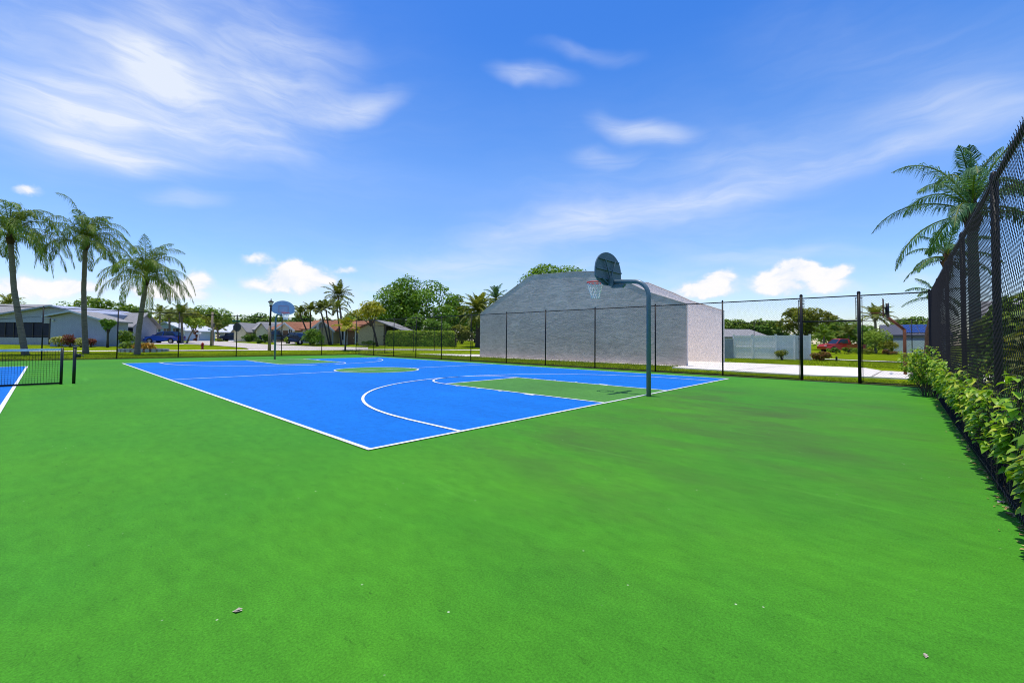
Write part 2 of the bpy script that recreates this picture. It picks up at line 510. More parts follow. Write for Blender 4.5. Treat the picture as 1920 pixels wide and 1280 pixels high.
def strip(path, width, z=.02, n=12):
    mb = MB(); pts = []
    P = [Vector((p[0], p[1], 0)) for p in path]
    for i in range(len(P) - 1):
        for q in range(n): pts.append(P[i].lerp(P[i + 1], q / n))
    pts.append(P[-1])
    L_, R_ = [], []
    for i, p in enumerate(pts):
        d = (pts[min(i + 1, len(pts) - 1)] - pts[max(i - 1, 0)]).normalized()
        nn = Vector((-d.y, d.x, 0)) * width / 2
        for q, lst in ((p + nn, L_), (p - nn, R_)): lst.append((q.x, q.y, ter(q.x, q.y) + z))
    b0 = len(mb.v); mb.v += L_ + R_; k = len(L_)
    for i in range(k - 1): mb.f.append((b0 + i, b0 + i + 1, b0 + k + i + 1, b0 + k + i)); mb.m.append(0)
    return mb


def area(pix, z=.015):                       # a paved area given by the outline of the ground it covers
    mb = MB(); pts = [gt(*p) for p in pix]
    c = sum(pts, Vector()) / len(pts)
    import bmesh
    bm = bmesh.new()
    vs = [bm.verts.new((p.x, p.y, 0)) for p in pts]
    bm.faces.new(vs)
    bmesh.ops.triangulate(bm, faces=bm.faces[:])
    for _ in range(3): bmesh.ops.subdivide_edges(bm, edges=bm.edges[:], cuts=1, use_grid_fill=True)
    for v in bm.verts: v.co.z = ter(v.co.x, v.co.y) + z
    bm.verts.index_update()
    for v in bm.verts: mb.v.append(tuple(v.co))
    for f in bm.faces: mb.f.append(tuple(v.index for v in f.verts)); mb.m.append(0)
    bm.free()
    return mb


path_px = [(-260, 662), (-100, 660.5), (0, 659.3), (160, 658.4), (300, 657.5), (447, 656.8), (600, 656.0), (700, 655.6), (800, 655.6), (890, 656.5)]
pp = [gt(*p) for p in path_px] + [Vector((38.5, 27, 0)), Vector((43.6, 16, 0)), Vector((44.6, 6, 0)), Vector((44.0, -.6, 0)), Vector((41.2, -5.8, 0)), Vector((38, -12, 0))]
struct('sidewalk', strip(pp, 1.3, .03), m_concrete)
road = area([(349, 633), (368, 633.5), (400, 639.5), (448, 642.5), (520, 646.8), (600, 650.0), (690, 651.5), (690, 654.6), (600, 655.2), (468, 656.0), (462, 652.5), (440, 650.5), (400, 647.5), (360, 645.6), (345, 645), (330, 644)], .02)
struct('road', road, m_road)
struct('driveway', area([(262, 641), (345, 640.5), (345, 645.5), (262, 645.5)], .035), m_concrete)
struct('driveway', area([(424, 637), (452, 637), (470, 640), (430, 640.6)], .035), m_concrete)
struct('driveway', area([(502, 640), (548, 641), (556, 646), (520, 646.5)], .04), m_road)
struct('lawn_edge_soil_and_shade', MB().box(1, YR - .27, .001, 32, .5, .06).box(XF + .02, (YE + YR) / 2, -.012, .24, YE - YR, .06).box(-10, YE + .02, -.012, 52.6, .24, .06), m_soil)  # mulch, plus dark strips painting the rail shadow along two fences

# grass blades on the lawn strips one can see beyond the fences
gr = MB()


def blades(n, fn, h0, h1, w):
    for _ in range(n):
        x, y = fn()
        z = ter(x, y) - .03
        a = R.uniform(0, 2 * PI); h = R.uniform(h0, h1); l = R.uniform(.2, .8) * h
        b_ = R.uniform(0, 2 * PI)
        dx, dy = math.cos(a) * w, math.sin(a) * w
        gr.face([(x - dx, y - dy, z), (x + dx, y + dy, z), (x + math.cos(b_) * l, y + math.sin(b_) * l, z + h)])


def offslab(f):
    def q():
        while True:
            x, y = f()
            if not (19.3 < x < 29.9 and (y < 4.4) and y > -9.2 - .0) and not (21.75 < x < 29.85 and 4.2 < y < 30.3): return x, y
    return q


blades(42000, offslab(lambda: (R.uniform(XF + .15, 22), R.uniform(-5.5, 31))), .04, .11, .008)
blades(12000, lambda: (XF + R.uniform(.12, .5), R.uniform(-5.5, 31)), .05, .14, .009)
blades(26000, lambda: (R.uniform(-14, 22), YE + abs(R.gauss(0, 6)) + .12), .05, .13, .013)
blades(12000, offslab(lambda: (R.uniform(29.8, 44), R.uniform(-8, 12))), .05, .14, .013)
blades(2600, lambda: (21.75 + R.gauss(0, .05), R.uniform(4.4, 29)), .06, .2, .01)
tag(gr.build('grass', LF_GRASS, fix=False), 'short sunlit lawn grass growing beyond the black fences', 'grass', kind='stuff')

# ------------------------------------------------------------------ handball wall
HX0, HX1, HX2, HX3 = 22.35, 22.65, 29.3, 29.6
prof = [(21.75, -.1), (21.75, 3.64), (21.0, 4.05), (18.8, 5.15), (16.35, 6.32), (15.9, 6.42), (12.0, 6.28), (9.9, 6.08), (7.9, 5.14), (6.6, 4.46), (4.3, 3.62), (4.3, -.1)]
m_hb = None
m, nt, b = newmat('grey_trowelled_stucco')
N, L = nt.nodes, nt.links
tc = N.new('ShaderNodeTexCoord')
mp = N.new('ShaderNodeMapping'); mp.inputs['Scale'].default_value = (1, .8, 2.6); mp.inputs['Rotation'].default_value = (.35, 0, 0)
L.new(tc.outputs['Object'], mp.inputs[0])
n1 = N.new('ShaderNodeTexNoise'); n1.inputs['Scale'].default_value = 1.0; n1.inputs['Detail'].default_value = 8; n1.inputs['Distortion'].default_value = 2.0
n1.inputs['Roughness'].default_value = .6
L.new(mp.outputs[0], n1.inputs['Vector'])
n2 = N.new('ShaderNodeTexNoise'); n2.inputs['Scale'].default_value = .35; n2.inputs['Detail'].default_value = 5
L.new(tc.outputs['Object'], n2.inputs['Vector'])
rp = N.new('ShaderNodeValToRGB')
rp.color_ramp.elements[0].position = .3; rp.color_ramp.elements[0].color = (.475, .41, .355, 1)
rp.color_ramp.elements[1].position = .7; rp.color_ramp.elements[1].color = (.56, .485, .42, 1)
L.new(n2.outputs['Fac'], rp.inputs[0])
r2 = N.new('ShaderNodeMapRange'); r2.inputs[1].default_value = .3; r2.inputs[2].default_value = .72; r2.inputs[3].default_value = .80; r2.inputs[4].default_value = 1.24  # light caught on the trowel ridges, put into the colour as pale streaks
L.new(n1.outputs['Fac'], r2.inputs[0])
vm = N.new('ShaderNodeVectorMath'); vm.operation = 'SCALE'
L.new(rp.outputs[0], vm.inputs[0]); L.new(r2.outputs[0], vm.inputs['Scale']); L.new(vm.outputs[0], b.inputs['Base Color'])
b.inputs['Roughness'].default_value = .9; b.inputs['Specular IOR Level'].default_value = .15
bp = N.new('ShaderNodeBump'); bp.inputs['Strength'].default_value = .3; bp.inputs['Distance'].default_value = .08
L.new(n1.outputs['Fac'], bp.inputs['Height']); L.new(bp.outputs[0], b.inputs['Normal'])
m_hb = m
m_hbin = pm('white_court_plaster', (.93, .83, .73), (.88, .785, .69), rough=.8, scale=.8, bump=.1, bscale=6)
hb = thing('handball_court', 'grey plastered handball court with sloping side walls and white inside', 'handball court', (HX0, 4.3, 0))
o = (HX0, 4.3, 0)
P = [(0, y - 4.3, z) for y, z in prof]
MB().prism(P, (.17, 0, 0)).build('near_side_wall', m_hb, hb)
MB().prism([(.173, y, z) for _, y, z in P], (.13, 0, 0)).build('inner_face', m_hbin, hb)
MB().prism([(HX2 - HX0, y, z) for _, y, z in P], (.3, 0, 0)).build('far_side_wall', m_hbin, hb)
pr2 = prof[1:-1]
for x0, x1 in ((-.02, .32), (HX2 - HX0 - .02, HX3 - HX0 + .02)):
    cp = MB()
    for i in range(len(pr2) - 1):
        (ya, za), (yb, zb) = pr2[i], pr2[i + 1]
        cp.prism([(x0, ya - 4.3, za + .003), (x1, ya - 4.3, za + .003), (x1, yb - 4.3, zb + .003), (x0, yb - 4.3, zb + .003)], (0, 0, .05))
    cp.build('wall_cap', m_hb, hb)
MB().box((HX1 + HX2) / 2 - HX0, 12.9 - 4.3, 3.1, HX2 - HX1 - .01, .35, 6.3).build('front_wall', m_hbin, hb)

# ------------------------------------------------------------------ fences


def chain(mb, p0, u, length, z0, z1, pitch, th=.0022, dep=.006, nrm=None):
    """two families of crossing wires that fill a panel"""
    u = Vector(u).normalized(); nrm = Vector((-u.y, u.x, 0)); p0 = Vector(p0)
    H = z1 - z0; sl = 1.0
    for fam in (1, -1):
        n = int((length + H) / pitch) + 1
        for i in range(n):
            s = i * pitch - (H if fam > 0 else 0)
            sa, za = s, 0.0
            sb, zb = s + fam * H, H
            if fam < 0: sa, sb = s, s - H
            # clip to 0..length
            t0, t1 = 0.0, 1.0
            d = sb - sa
            for lim, sg in ((0, 1), (length, -1)):
                va, vb = sg * (sa - lim), sg * (sb - lim)
                if va < 0 and vb < 0: t0 = 2; break
                if va < 0: t0 = max(t0, va / (va - vb))
                elif vb < 0: t1 = min(t1, va / (va - vb))
            if t0 >= t1: continue
            A = p0 + u * (sa + d * t0) + Vector((0, 0, z0 + H * t0)) + nrm * dep * fam
            B = p0 + u * (sa + d * t1) + Vector((0, 0, z0 + H * t1)) + nrm * dep * fam
            mb.tube([A, B], th, 3, 0, False)


def fence_post(par, x, y, h, r, name='post'):
    mb = MB(); mb.tube([(x, y, -.1), (x, y, h)], r, 10)
    mb.lathe([(r * 1.12, h), (r * 1.12, h + .03), (r * .7, h + .07), (0, h + .085)], 10, (x, y, 0))
    return mb.build(name, m_black, par, True)


def fence(name, label, p0, p1, posts, h, pitch, group=None, r=.032, holes=(), top=True, th=.0022, thick=(), dep=.006):
    p0 = Vector((*p0, 0)); p1 = Vector((*p1, 0)); d = p1 - p0; Lg = d.length; u = d.normalized()
    t = thing(name, label, 'fence', p0, 0, group)
    rz = math.atan2(u.y, u.x); t.rotation_euler = (0, 0, rz)
    for s in posts:
        fence_post(t, s, 0, h + (.08 if s in thick else .02), r * (1.55 if s in thick else 1))
    MB().tube([(0, 0, h), (Lg, 0, h)], .022, 8).build('top_rail', m_black, t, True)
    segs = []; c = 0.0
    for a, b_ in sorted(holes): segs.append((c, a)); c = b_
    segs.append((c, Lg))
    me = MB(); br = MB()
    for a, b_ in segs:
        if b_ - a < .05: continue
        chain(me, (a, .045, 0), (1, 0, 0), b_ - a, .05, h - .01, pitch, th, dep)
        br.tube([(a, .02, .06), (b_, .02, .06)], .016, 6)
    me.build('chain_link_mesh', m_wire, t, fix=False)
    br.build('bottom_rail', m_black, t, True)
    return t


# sideline fence, run from the far corner towards the right corner: position along = YE - y
def S(y): return YE - y


side_posts = [S(y) for y in (31.93, 28.81, 25.67, 22.58, 19.45, 16.31, 13.06, 10.01, 6.77, 3.53, .6)]
gpA, gpB = S(-2.17), S(-3.86)
PITCH = .088
fs = fence('chain_link_fence', 'black chain link fence with an open gateway along the court sideline', (XF, YE), (XF, YR + .02), side_posts + [gpA, gpB, S(YR + .02)], 3.08, PITCH,
           'black chain link fences around the courts', holes=((gpA, gpB),), thick=(gpA, gpB), th=.0022)
tr = MB(); chain(tr, (gpA, .045, 0), (1, 0, 0), gpB - gpA, 2.2, 3.05, PITCH, .0022); tr.build('transom_mesh', m_wire, fs, fix=False)
MB().tube([(gpA, 0, 2.2), (gpB, 0, 2.2)], .028, 8).build('gate_header_rail', m_black, fs, True)
for gpx, sgns in ((gpA, (-1, 1)), (gpB, (-1, 1))):
    for sg in sgns:
        tb = MB()
        z0_ = .1 if (gpx == gpA) == (sg < 0) else 2.25
        tb.tube([(gpx + sg * .085, .03, z0_), (gpx + sg * .085, .03, 3.03)], .010, 6)
        for q in range(7):
            zz = z0_ + (3.0 - z0_) * q / 6
            tb.tube([(gpx + sg * .04, 0, zz), (gpx + sg * .1, .03, zz)], .012, 5)
        tb.build('tension_band', m_black, fs, True)

end_x = [16.41, 13.29, 10.06, 6.9, 3.42, .3, -2.92, -6.0, -9.1, -12.2, -15.3, -18.4]
fence('chain_link_fence', 'black chain link fence across the far end of the courts before the palms', (XF - .06, YE + .03), (-22, YE + .03), [XF - .06 - x for x in end_x[1:]], 3.07, .12,
      'black chain link fences around the courts', th=.0020)
rp_x = [16.25, 12.6, 9.55, 6.5, 3.45, .4, -2.65, -5.7]
fence('chain_link_fence', 'tall black chain link fence close on the right with leaves poking through', (-9, YR), (XF - .05, YR), [x + 9 for x in rp_x], 2.99, .078,
      'black chain link fences around the courts', th=.0022, r=.031, dep=.005)
fence('chain_link_fence', 'thinner black fence closing off the handball court before the hedge', (XF + .4, 32.3), (40.1, 36.0), [3.1, 6.9, 10.1, 13.55, 16.9, 20.2, 23.5], 2.75, .13,
      'black chain link fences around the courts', r=.026, th=.0026)
fence('chain_link_fence', 'distant thin black fence in front of the white vinyl fence', (40.2, 36.0), (40.2, -16), [34.6, 38.6, 41.5, 45, 48.5] + [31.15 - 3.3 * i for i in range(9)], 3.2, .13,
      'black chain link fences around the courts', r=.026, th=.0026)

# ------------------------------------------------------------------ basketball hoops
FAN = []
for i in range(25):
    a = PI * i / 24
    FAN.append((.69 * math.cos(a), 3.30 + .54 * math.sin(a) ** .92 if 0 < i < 24 else 3.30))
FAN = FAN + [(-.69, 3.14), (-.55, 3.02), (-.25, 2.93), (.25, 2.93), (.55, 3.02), (.69, 3.14)]


def hoop(name, label, loc, rz, front_mat, reach=1.15):
    t = thing(name, label, 'basketball hoop', loc, rz, 'basketball hoops')
    r = .058; zt = 2.98; br = .42
    path = [(0, 0, -.05), (0, 0, zt - br)]
    for i in range(1, 9):
        a = PI / 2 * i / 8
        path.append((0, br - br * math.cos(a), zt - br + br * math.sin(a)))
    path.append((0, reach - .16, zt + .04))
    MB().tube(path, [r] * (len(path)), 16).build('pole', m_pole, t, True)
    bb = MB().prism([(x, reach, z) for x, z in FAN], (0, .035, 0)).build('backboard', m_bback, t)
    bf = MB().prism([(x * .985, reach + .038, 2.93 + (z - 2.93) * .99 + .004) for x, z in FAN], (0, .006, 0)).build('front_face', front_mat, bb)
    tg = MB()
    y = reach + .0475
    for (cx, cz, sx, sz) in ((0, 3.50, .61, .05), (0, 3.08, .61, .05), (-.28, 3.29, .05, .37), (.28, 3.29, .05, .37)): tg.box(cx, y, cz, sx, .005, sz)
    tg.build('target_square', m_redline, bb)
    rb = MB()
    for z, w in ((3.62, .52), (3.34, .66), (3.09, .60)): rb.box(0, reach - .022, z, w * 2, .04, .035)
    for a, b_ in (((-.28, 3.62), (.05, 3.02)), ((.28, 3.62), (-.05, 3.02)), ((-.42, 3.09), (-.08, 2.97)), ((.42, 3.09), (.08, 2.97))):
        rb.bar((a[0], reach - .05, a[1]), (b_[0], reach - .05, b_[1]), .02)
    rb.build('back_rib', m_bback, bb)
    k = MB().box(0, reach - .10, 3.02, .2, .16, .2)
    k.prism([(-.05, reach - .18, 2.95), (-.05, reach - .5, 2.93), (-.05, reach - .42, 2.84), (-.05, reach - .08, 2.86)], (.1, 0, 0))
    k.build('mounting_bracket', m_bback, t)
    cy = reach + .04 + .16 + .23
    rim = MB(); RR = .23
    rim.tube([(RR * math.cos(2 * PI * i / 32), cy + RR * math.sin(2 * PI * i / 32), 3.05) for i in range(33)], .017, 8)
    rim.box(0, reach + .07, 3.03, .16, .055, .12)
    for e in (-1, 1): rim.bar((e * .07, reach + .08, 3.02), (e * .1, cy - RR + .02, 3.045), .011, 6)
    rim = rim.build('rim', m_rim, t, True)
    nt_ = MB(); rows = [(.225, 3.035), (.205, 2.94), (.175, 2.85), (.145, 2.76), (.12, 2.68), (.12, 2.60)]
    for i in range(12):
        for q in range(len(rows) - 1):
            (ra, za), (rb_, zb) = rows[q], rows[q + 1]
            a = 2 * PI * (i + .5 * (q % 2)) / 12
            for e in (-.5, .5):
                c = a + e * 2 * PI / 12
                nt_.bar((ra * math.cos(a), cy + ra * math.sin(a), za), (rb_ * math.cos(c) + R.uniform(-.008, .008), cy + rb_ * math.sin(c), zb), .008, 4)
    nt_.build('net', m_net, rim, fix=False)
    return t


hoop('basketball_hoop', 'near basketball hoop seen from behind on a bent teal grey pole', (CX + .12, -.17, 0), 0, m_fbb)
hoop('basketball_hoop', 'far basketball hoop facing the camera with pale fan backboard', (CX, CL + .22, 0), PI, m_fbb, 1.3)

# rusty hoop pole beyond the gateway
t = thing('rusty_hoop', 'rust red angled hoop pole on the concrete slab', 'basketball hoop', (23.7, -5.05, 0), -PI / 2)
MB().tube([(0, 0, -.05), (0, 0, 2.08)], .062, 12).build('pole', m_rust, t, True)
MB().tube([(.01, 0, 2.04), (-.58, 0, 2.66)], .058, 10).build('arm', m_rust, t, True)
MB().tube([(-.56, 0, 2.6), (-.58, 0, 3.3)], .062, 10).build('upright', m_dark, t, True)
MB().box(-.72, 0, 3.08, .03, 1.1, .84).build('backboard', m_rust, t)
MB().box(-.65, 0, 3.1, .12, .1, .06).box(-.65, 0, 2.8, .12, .1, .06).box(-.65, 0, 2.95, .03, .1, .28).build('mounting_bracket', m_dark, t)
rm = MB(); rm.tube([(-.97 + .23 * math.cos(2 * PI * i / 24), .23 * math.sin(2 * PI * i / 24), 2.86) for i in range(25)], .012, 6); rm.build('rim', m_rust, t, True)

# ------------------------------------------------------------------ tennis net
NY = 13.22
t = thing('tennis_net', 'black tennis net with white top tape and two dark end posts', 'tennis net', (-2.35, NY, 0), 0)
mb = MB()
NL = 12.0


def ntop(s): return 1.0 - .09 * min(1, s / 6.4)


y_ = .0
for i in range(int(NL / .055)):
    s = .12 + i * .055
    mb.box(-s, 0, (ntop(s) + .03) / 2 + .01, .006, .004, ntop(s) - .03)
for j in range(17):
    z = .05 + j * .055
    mb.box(-NL / 2 - .1, 0, min(z, .9), NL, .004, .006)
mb.build('net_mesh', m_tennis, t, fix=False)
tp = MB()
for i in range(24):
    s0, s1 = .1 + i * .5, .6 + i * .5
    tp.prism([(-s0, -.02, ntop(s0) - .02), (-s1, -.02, ntop(s1) - .02), (-s1, -.02, ntop(s1) + .045), (-s0, -.02, ntop(s0) + .045)], (0, .04, 0))
tp.build('top_tape', m_tape, t)
MB().box(-NL / 2 - .1, 0, .035, NL, .02, .05).build('bottom_band', m_tennis, t)
MB().tube([(-.1, 0, 0), (-.1, 0, 1.06)], .033, 10).build('side_post', m_postg, t, True)
MB().tube([(.16, 0, -.05), (.16, 0, 1.05)], .039, 12).lathe([(.046, 1.05), (.046, 1.08), (0, 1.09)], 12, (.16, 0, 0)).build('post', m_postg, t, True)
MB().box(.24, 0, .83, .10, .08, .10).tube([(.25, -.05, .83), (.34, -.05, .83)], .014, 6).tube([(.33, -.05, .85), (.33, -.16, .80)], .012, 6).build('crank', m_postg, t, True)

# ------------------------------------------------------------------ plants
def leafquad(mb, c, n, up, l, w):
    """a leaf-like diamond around c"""
    n = n.normalized(); a = n.cross(up)
    if a.length < 1e-3: a = Vector((1, 0, 0))
    a.normalize(); b_ = n.cross(a)
    mb.face([c - b_ * l, c + a * w, c + b_ * l, c - a * w])


def rv(): 
    while True:
        v = Vector((R.uniform(-1, 1), R.uniform(-1, 1), R.uniform(-1, 1)))
        if .05 < v.length < 1: return v


def foliage(mb, blobs, n, leaf, flat=.6):
    tot = sum(b[3] ** 2 for b in blobs)
    for (x, y, z, r, sq) in blobs:
        for _ in range(int(n * r * r / tot)):
            v = rv().normalized(); rr = r * (1 - abs(R.gauss(0, .2)))
            if v.z < -.35 and R.random() < .6: v.z = -v.z
            p = Vector((x, y, z)) + Vector((v.x * rr, v.y * rr, v.z * rr * sq)) + rv() * leaf * .6
            nn = v * .6 + Vector((R.gauss(0, .5), R.gauss(0, .5), R.gauss(0, .5) + flat))
            s = leaf * R.uniform(.6, 1.3)
            leafquad(mb, p, nn, rv(), s, s * .55)


def crown_blobs(w, d, h, z0, n, r0, r1, shape='round'):
    bl = []
    for i in range(n):
        v = rv()
        if shape == 'dome': v.z = abs(v.z) * 1.0 - .15
        r = R.uniform(r0, r1)
        bl.append((v.x * max(.1, w / 2 - r * .7), v.y * max(.1, d / 2 - r * .7), z0 + h / 2 + v.z * max(.1, h / 2 - r * .5), r, R.uniform(.6, .9)))
    return bl


def tree(name, label, cat, x, Zd, ytop, ybot, wpx, leafm, n=3500, leaf=.22, blobs=16, trunk_m=None, group=None, lean=0, trunk=True, tr=.16, xc=None, bfrac=(.16, .30), shape='round', depth=.8, base=None):
    loc = base if base is not None else gp(x, Zd)
    t = thing(name, label, cat, loc, VIEW_RZ, group)
    k = Zd / F
    top = hz(xc or x, ytop, Zd); bot = max(.0, hz(xc or x, ybot, Zd)); w = wpx * k; h = max(.4, top - bot)
    ox = ((xc or x) - x) * k
    bl = [(b[0] + ox, *b[1:]) for b in crown_blobs(w, w * depth, h, bot, blobs, bfrac[0] * min(w, h * 1.5), bfrac[1] * min(w, h * 1.5), shape)]
    mb = MB(); foliage(mb, bl, n, leaf)
    if trunk:
        tm = MB(); zt = bot + h * .45
        pts = [(0, 0, -.1), (ox * .3, 0, zt * .35), (ox * .7, 0, zt * .7), (ox, 0, zt)]
        tm.tube(pts, [tr * 1.4, tr, tr * .85, tr * .5], 8)
        for b_ in bl[:7]:
            st = Vector((ox * .75, 0, max(.15, bot * .8 if bot > .6 else zt * .55)))
            e = Vector(b_[:3]); mid = st.lerp(e, .5) + Vector((0, 0, -.08 * (e - st).length))
            tm.tube([st, mid, e], [tr * .6, tr * .4, tr * .15], 6)
        tm.build('trunk', trunk_m or m_bark_dark, t, True)
    mb.build('crown', leafm, t, fix=False)
    return t


def bush(name, label, x, Zd, ytop, wpx, leafm, n=900, leaf=.1, blobs=9, cat='bush', group=None, base=None, ybase=None):
    loc = base if base is not None else (gt(x, ybase) if ybase else gp(x, Zd))
    if ybase: Zd = (Vector(loc) - CAM).dot(FW)
    t = thing(name, label, cat, loc, VIEW_RZ, group)
    k = Zd / F; p = at(x, ytop, Zd); h = max(.35, p.z - loc[2]); w = wpx * k
    bl = crown_blobs(w, w * .8, h, 0, blobs, .22 * min(w, h), .42 * min(w, h))
    mb = MB(); foliage(mb, bl, n, leaf); mb.build('leaves', leafm, t, fix=False)
    sm_ = MB()
    for b_ in bl[:6]: sm_.tube([(b_[0] * .25, b_[1] * .25, -.05), (b_[0] * .6, b_[1] * .6, b_[2] * .6), (b_[0], b_[1], b_[2])], [.03, .022, .008], 5)
    sm_.build('stem', m_bark_dark, t)
    return t


def frond(mb, stem, base, az, el0, length, droop, nleaf, ll, hang, lw, wind=Vector((0, 0, 0)), twist=0.0):
    d = Vector((math.cos(az) * math.cos(el0), math.sin(az) * math.cos(el0), math.sin(el0)))
    p = Vector(base); seg = 14; pts = [p.copy()]; st = length / seg
    for i in range(seg):
        f_ = i / seg
        d = (d + (Vector((0, 0, -1)) * droop * (.35 + 1.3 * f_) + wind) * st).normalized()
        p = p + d * st; pts.append(p.copy())
    stem.tube(pts, [.03 * (1 - .85 * i / seg) + .004 for i in range(seg + 1)], 4, 0, False)
    for i in range(nleaf):
        f_ = .12 + .88 * i / nleaf
        q = f_ * seg; i0 = min(seg - 1, int(q)); c = pts[i0].lerp(pts[i0 + 1], q - i0)
        dd = (pts[i0 + 1] - pts[i0]).normalized()
        sd = dd.cross(Vector((0, 0, 1)))
        if sd.length < .05: sd = Vector((-math.sin(az), math.cos(az), 0))
        sd.normalize(); upn = sd.cross(dd)
        prof = math.sin(PI * min(1, .12 + f_ * .9)) ** .6
        for e in (-1, 1):
            L_ = ll * prof * R.uniform(.8, 1.15)
            v = (sd * e * (1 - .4 * min(1, hang)) + dd * (.5 + .5 * f_) + upn * R.uniform(-.1, .5) * (1 - .7 * min(1, hang)) + Vector((0, 0, -.35 * hang)) + rv() * .22 * hang).normalized()
            a = c; m_ = c + v * L_ * .5
            v2 = (v + Vector((0, 0, -1)) * hang * 1.9 + wind * .8 + rv() * (.12 + .3 * hang)).normalized()
            tip = m_ + v2 * L_ * .5
            wv = v.cross(upn).normalized() * lw if v.cross(upn).length > .01 else dd * lw
            wv = (wv + rv() * lw * .5)
            n0 = len(mb.v)
            mb.v += [tuple(a - wv * .4), tuple(a + wv * .4), tuple(m_ + wv), tuple(m_ - wv), tuple(tip)]
            mb.f += [(n0, n0 + 1, n0 + 2, n0 + 3), (n0 + 3, n0 + 2, n0 + 4)]; mb.m += [0, 0]


def palm(name, label, base, trunk_pts, r0, r1, n_f, flen, leafm, droop=.45, hang=.7, ll=.55, lw=.022, el=(-.3, 1.35), wind=(0, 0, 0), boots=True, nleaf=46, rz=None, group=None, bark=None, az0=0, skip=None):
    t = thing(name, label, 'palm tree', base, VIEW_RZ if rz is None else rz, group)
    tm = MB(); k = len(trunk_pts)
    # ringed trunk
    pts = []; rad = []
    for i in range(k - 1):
        for q in range(8):
            f_ = (i + q / 8) / (k - 1)
            pts.append(Vector(trunk_pts[i]).lerp(Vector(trunk_pts[i + 1]), q / 8)); rad.append((r0 + (r1 - r0) * f_) * (1.04 if q % 2 else .97))
    pts.append(Vector(trunk_pts[-1])); rad.append(r1)
    rad[0] *= 1.25; rad[1] *= 1.05
    tm.tube(pts, rad, 10); tm.build('trunk', bark or m_bark, t, True)
    top = Vector(trunk_pts[-1])
    cr = MB(); st = MB()
    if boots:
        bt = MB()
        bt.lathe([(r1 * 1.0, -.15), (r1 * 1.5, .05), (r1 * 1.75, .3), (r1 * 1.3, .6), (r1 * .5, .95)], 9, top)
        for i in range(10):
            a = R.uniform(0, 2 * PI); z = R.uniform(0, .5)
            bt.tube([top + Vector((math.cos(a) * r1, math.sin(a) * r1, z)), top + Vector((math.cos(a) * r1 * 2.1, math.sin(a) * r1 * 2.1, z + .25))], [.05, .02], 5)
        bt.build('leaf_boots', m_boot, t, True)
    w = Vector(wind)
    for i in range(n_f):
        f_ = (i + .5) / n_f
        az = az0 + i * 2.39996 + R.uniform(-.2, .2)
        if skip and skip(az % (2 * PI), f_): continue
        e0 = el[0] + (el[1] - el[0]) * f_ ** .8 + R.uniform(-.12, .12)
        frond(cr, st, top + Vector((0, 0, .35 + .4 * f_ if boots else .15)), az, e0, flen * R.uniform(.85, 1.1) * (.75 if f_ > .85 else 1), droop * R.uniform(.85, 1.2), nleaf, ll, hang, lw, w)
    cr.build('crown', leafm, t, fix=False)
    st.build('frond_stalks', LF_OLIVE, t, fix=False)
    return t


def trunk_from(px, Zd, base):                # trunk line seen at these pixels, all at one depth
    out = [Vector((0, 0, -.1))]
    for (x, y) in px:
        p = at(x, y, Zd) - Vector(base)
        c, s = math.cos(-VIEW_RZ), math.sin(-VIEW_RZ)
        out.append(Vector((p.x * c - p.y * s, p.x * s + p.y * c, p.z)))
    return out


def Zof(p): return (Vector(p) - CAM).dot(FW)


# three big queen palms between the end fence and the footpath
for (bx, by, px, lab, nf, fl, wind, hg) in (
        (48, 665, [(36, 600), (26, 540), (20, 455)], 'leftmost queen palm with a curved leaning grey trunk', 24, 3.9, (.13, 0, 0), 1.05),
        (161, 662, [(158, 600), (157, 540), (160, 466)], 'straight queen palm in the middle of the left three', 24, 3.7, (.11, 0, 0), 1.1),
        (257, 664, [(260, 620), (266, 580), (273, 532)], 'shortest queen palm with wide drooping fronds beside a flower bed', 24, 3.7, (.03, 0, 0), 1.15)):
    b_ = gt(bx, by); Zd = Zof(b_)
    palm('queen_palm', lab, b_, trunk_from(px, Zd, b_), .20, .15, nf + 6, fl * 1.22, LF_QUEEN, .74, hg, 1.05, .016, (.12, 1.46), wind, True, 68, group='queen palms beside the end fence')

# palms behind the right fence
b_ = gp(1828, 12.5)
palm('queen_palm', 'feathery palm with its crown above the right fence', b_, [Vector((0, 0, -.1)), Vector((.02, 0, 2)), Vector((0, 0, hz(1830, 425, 12.5)))], .15, .11, 19, 2.7, LF_BLUEG, .92, 1.0, .58, .011, (.0, 1.5), (-.03, 0, 0), True, 84, az0=2.9)
b_ = gp(1737, 21)
palm('queen_palm', 'lower palm leaning behind the right fence corner', b_, [Vector((0, 0, -.1)), Vector((.12, 0, 2)), Vector((.55, 0, 3.6)), Vector((1.1, 0, hz(1776, 500, 21)))], .14, .12, 16, 2.1, LF_BLUEG, .8, .85, .45, .016, (-.3, 1.2), (0, 0, 0), True, 55, bark=m_boot)
b_ = gp(1752, 24)
palm('queen_palm', 'small palm whose frond tips show over the fence corner', b_, [Vector((0, 0, -.1)), Vector((0, 0, 1.5)), Vector((.1, 0, hz(1752, 570, 24)))], .15, .12, 11, 1.7, LF_BLUEG, .8, .85, .42, .016, (-.3, 1.2), (0, 0, 0), True, 45)

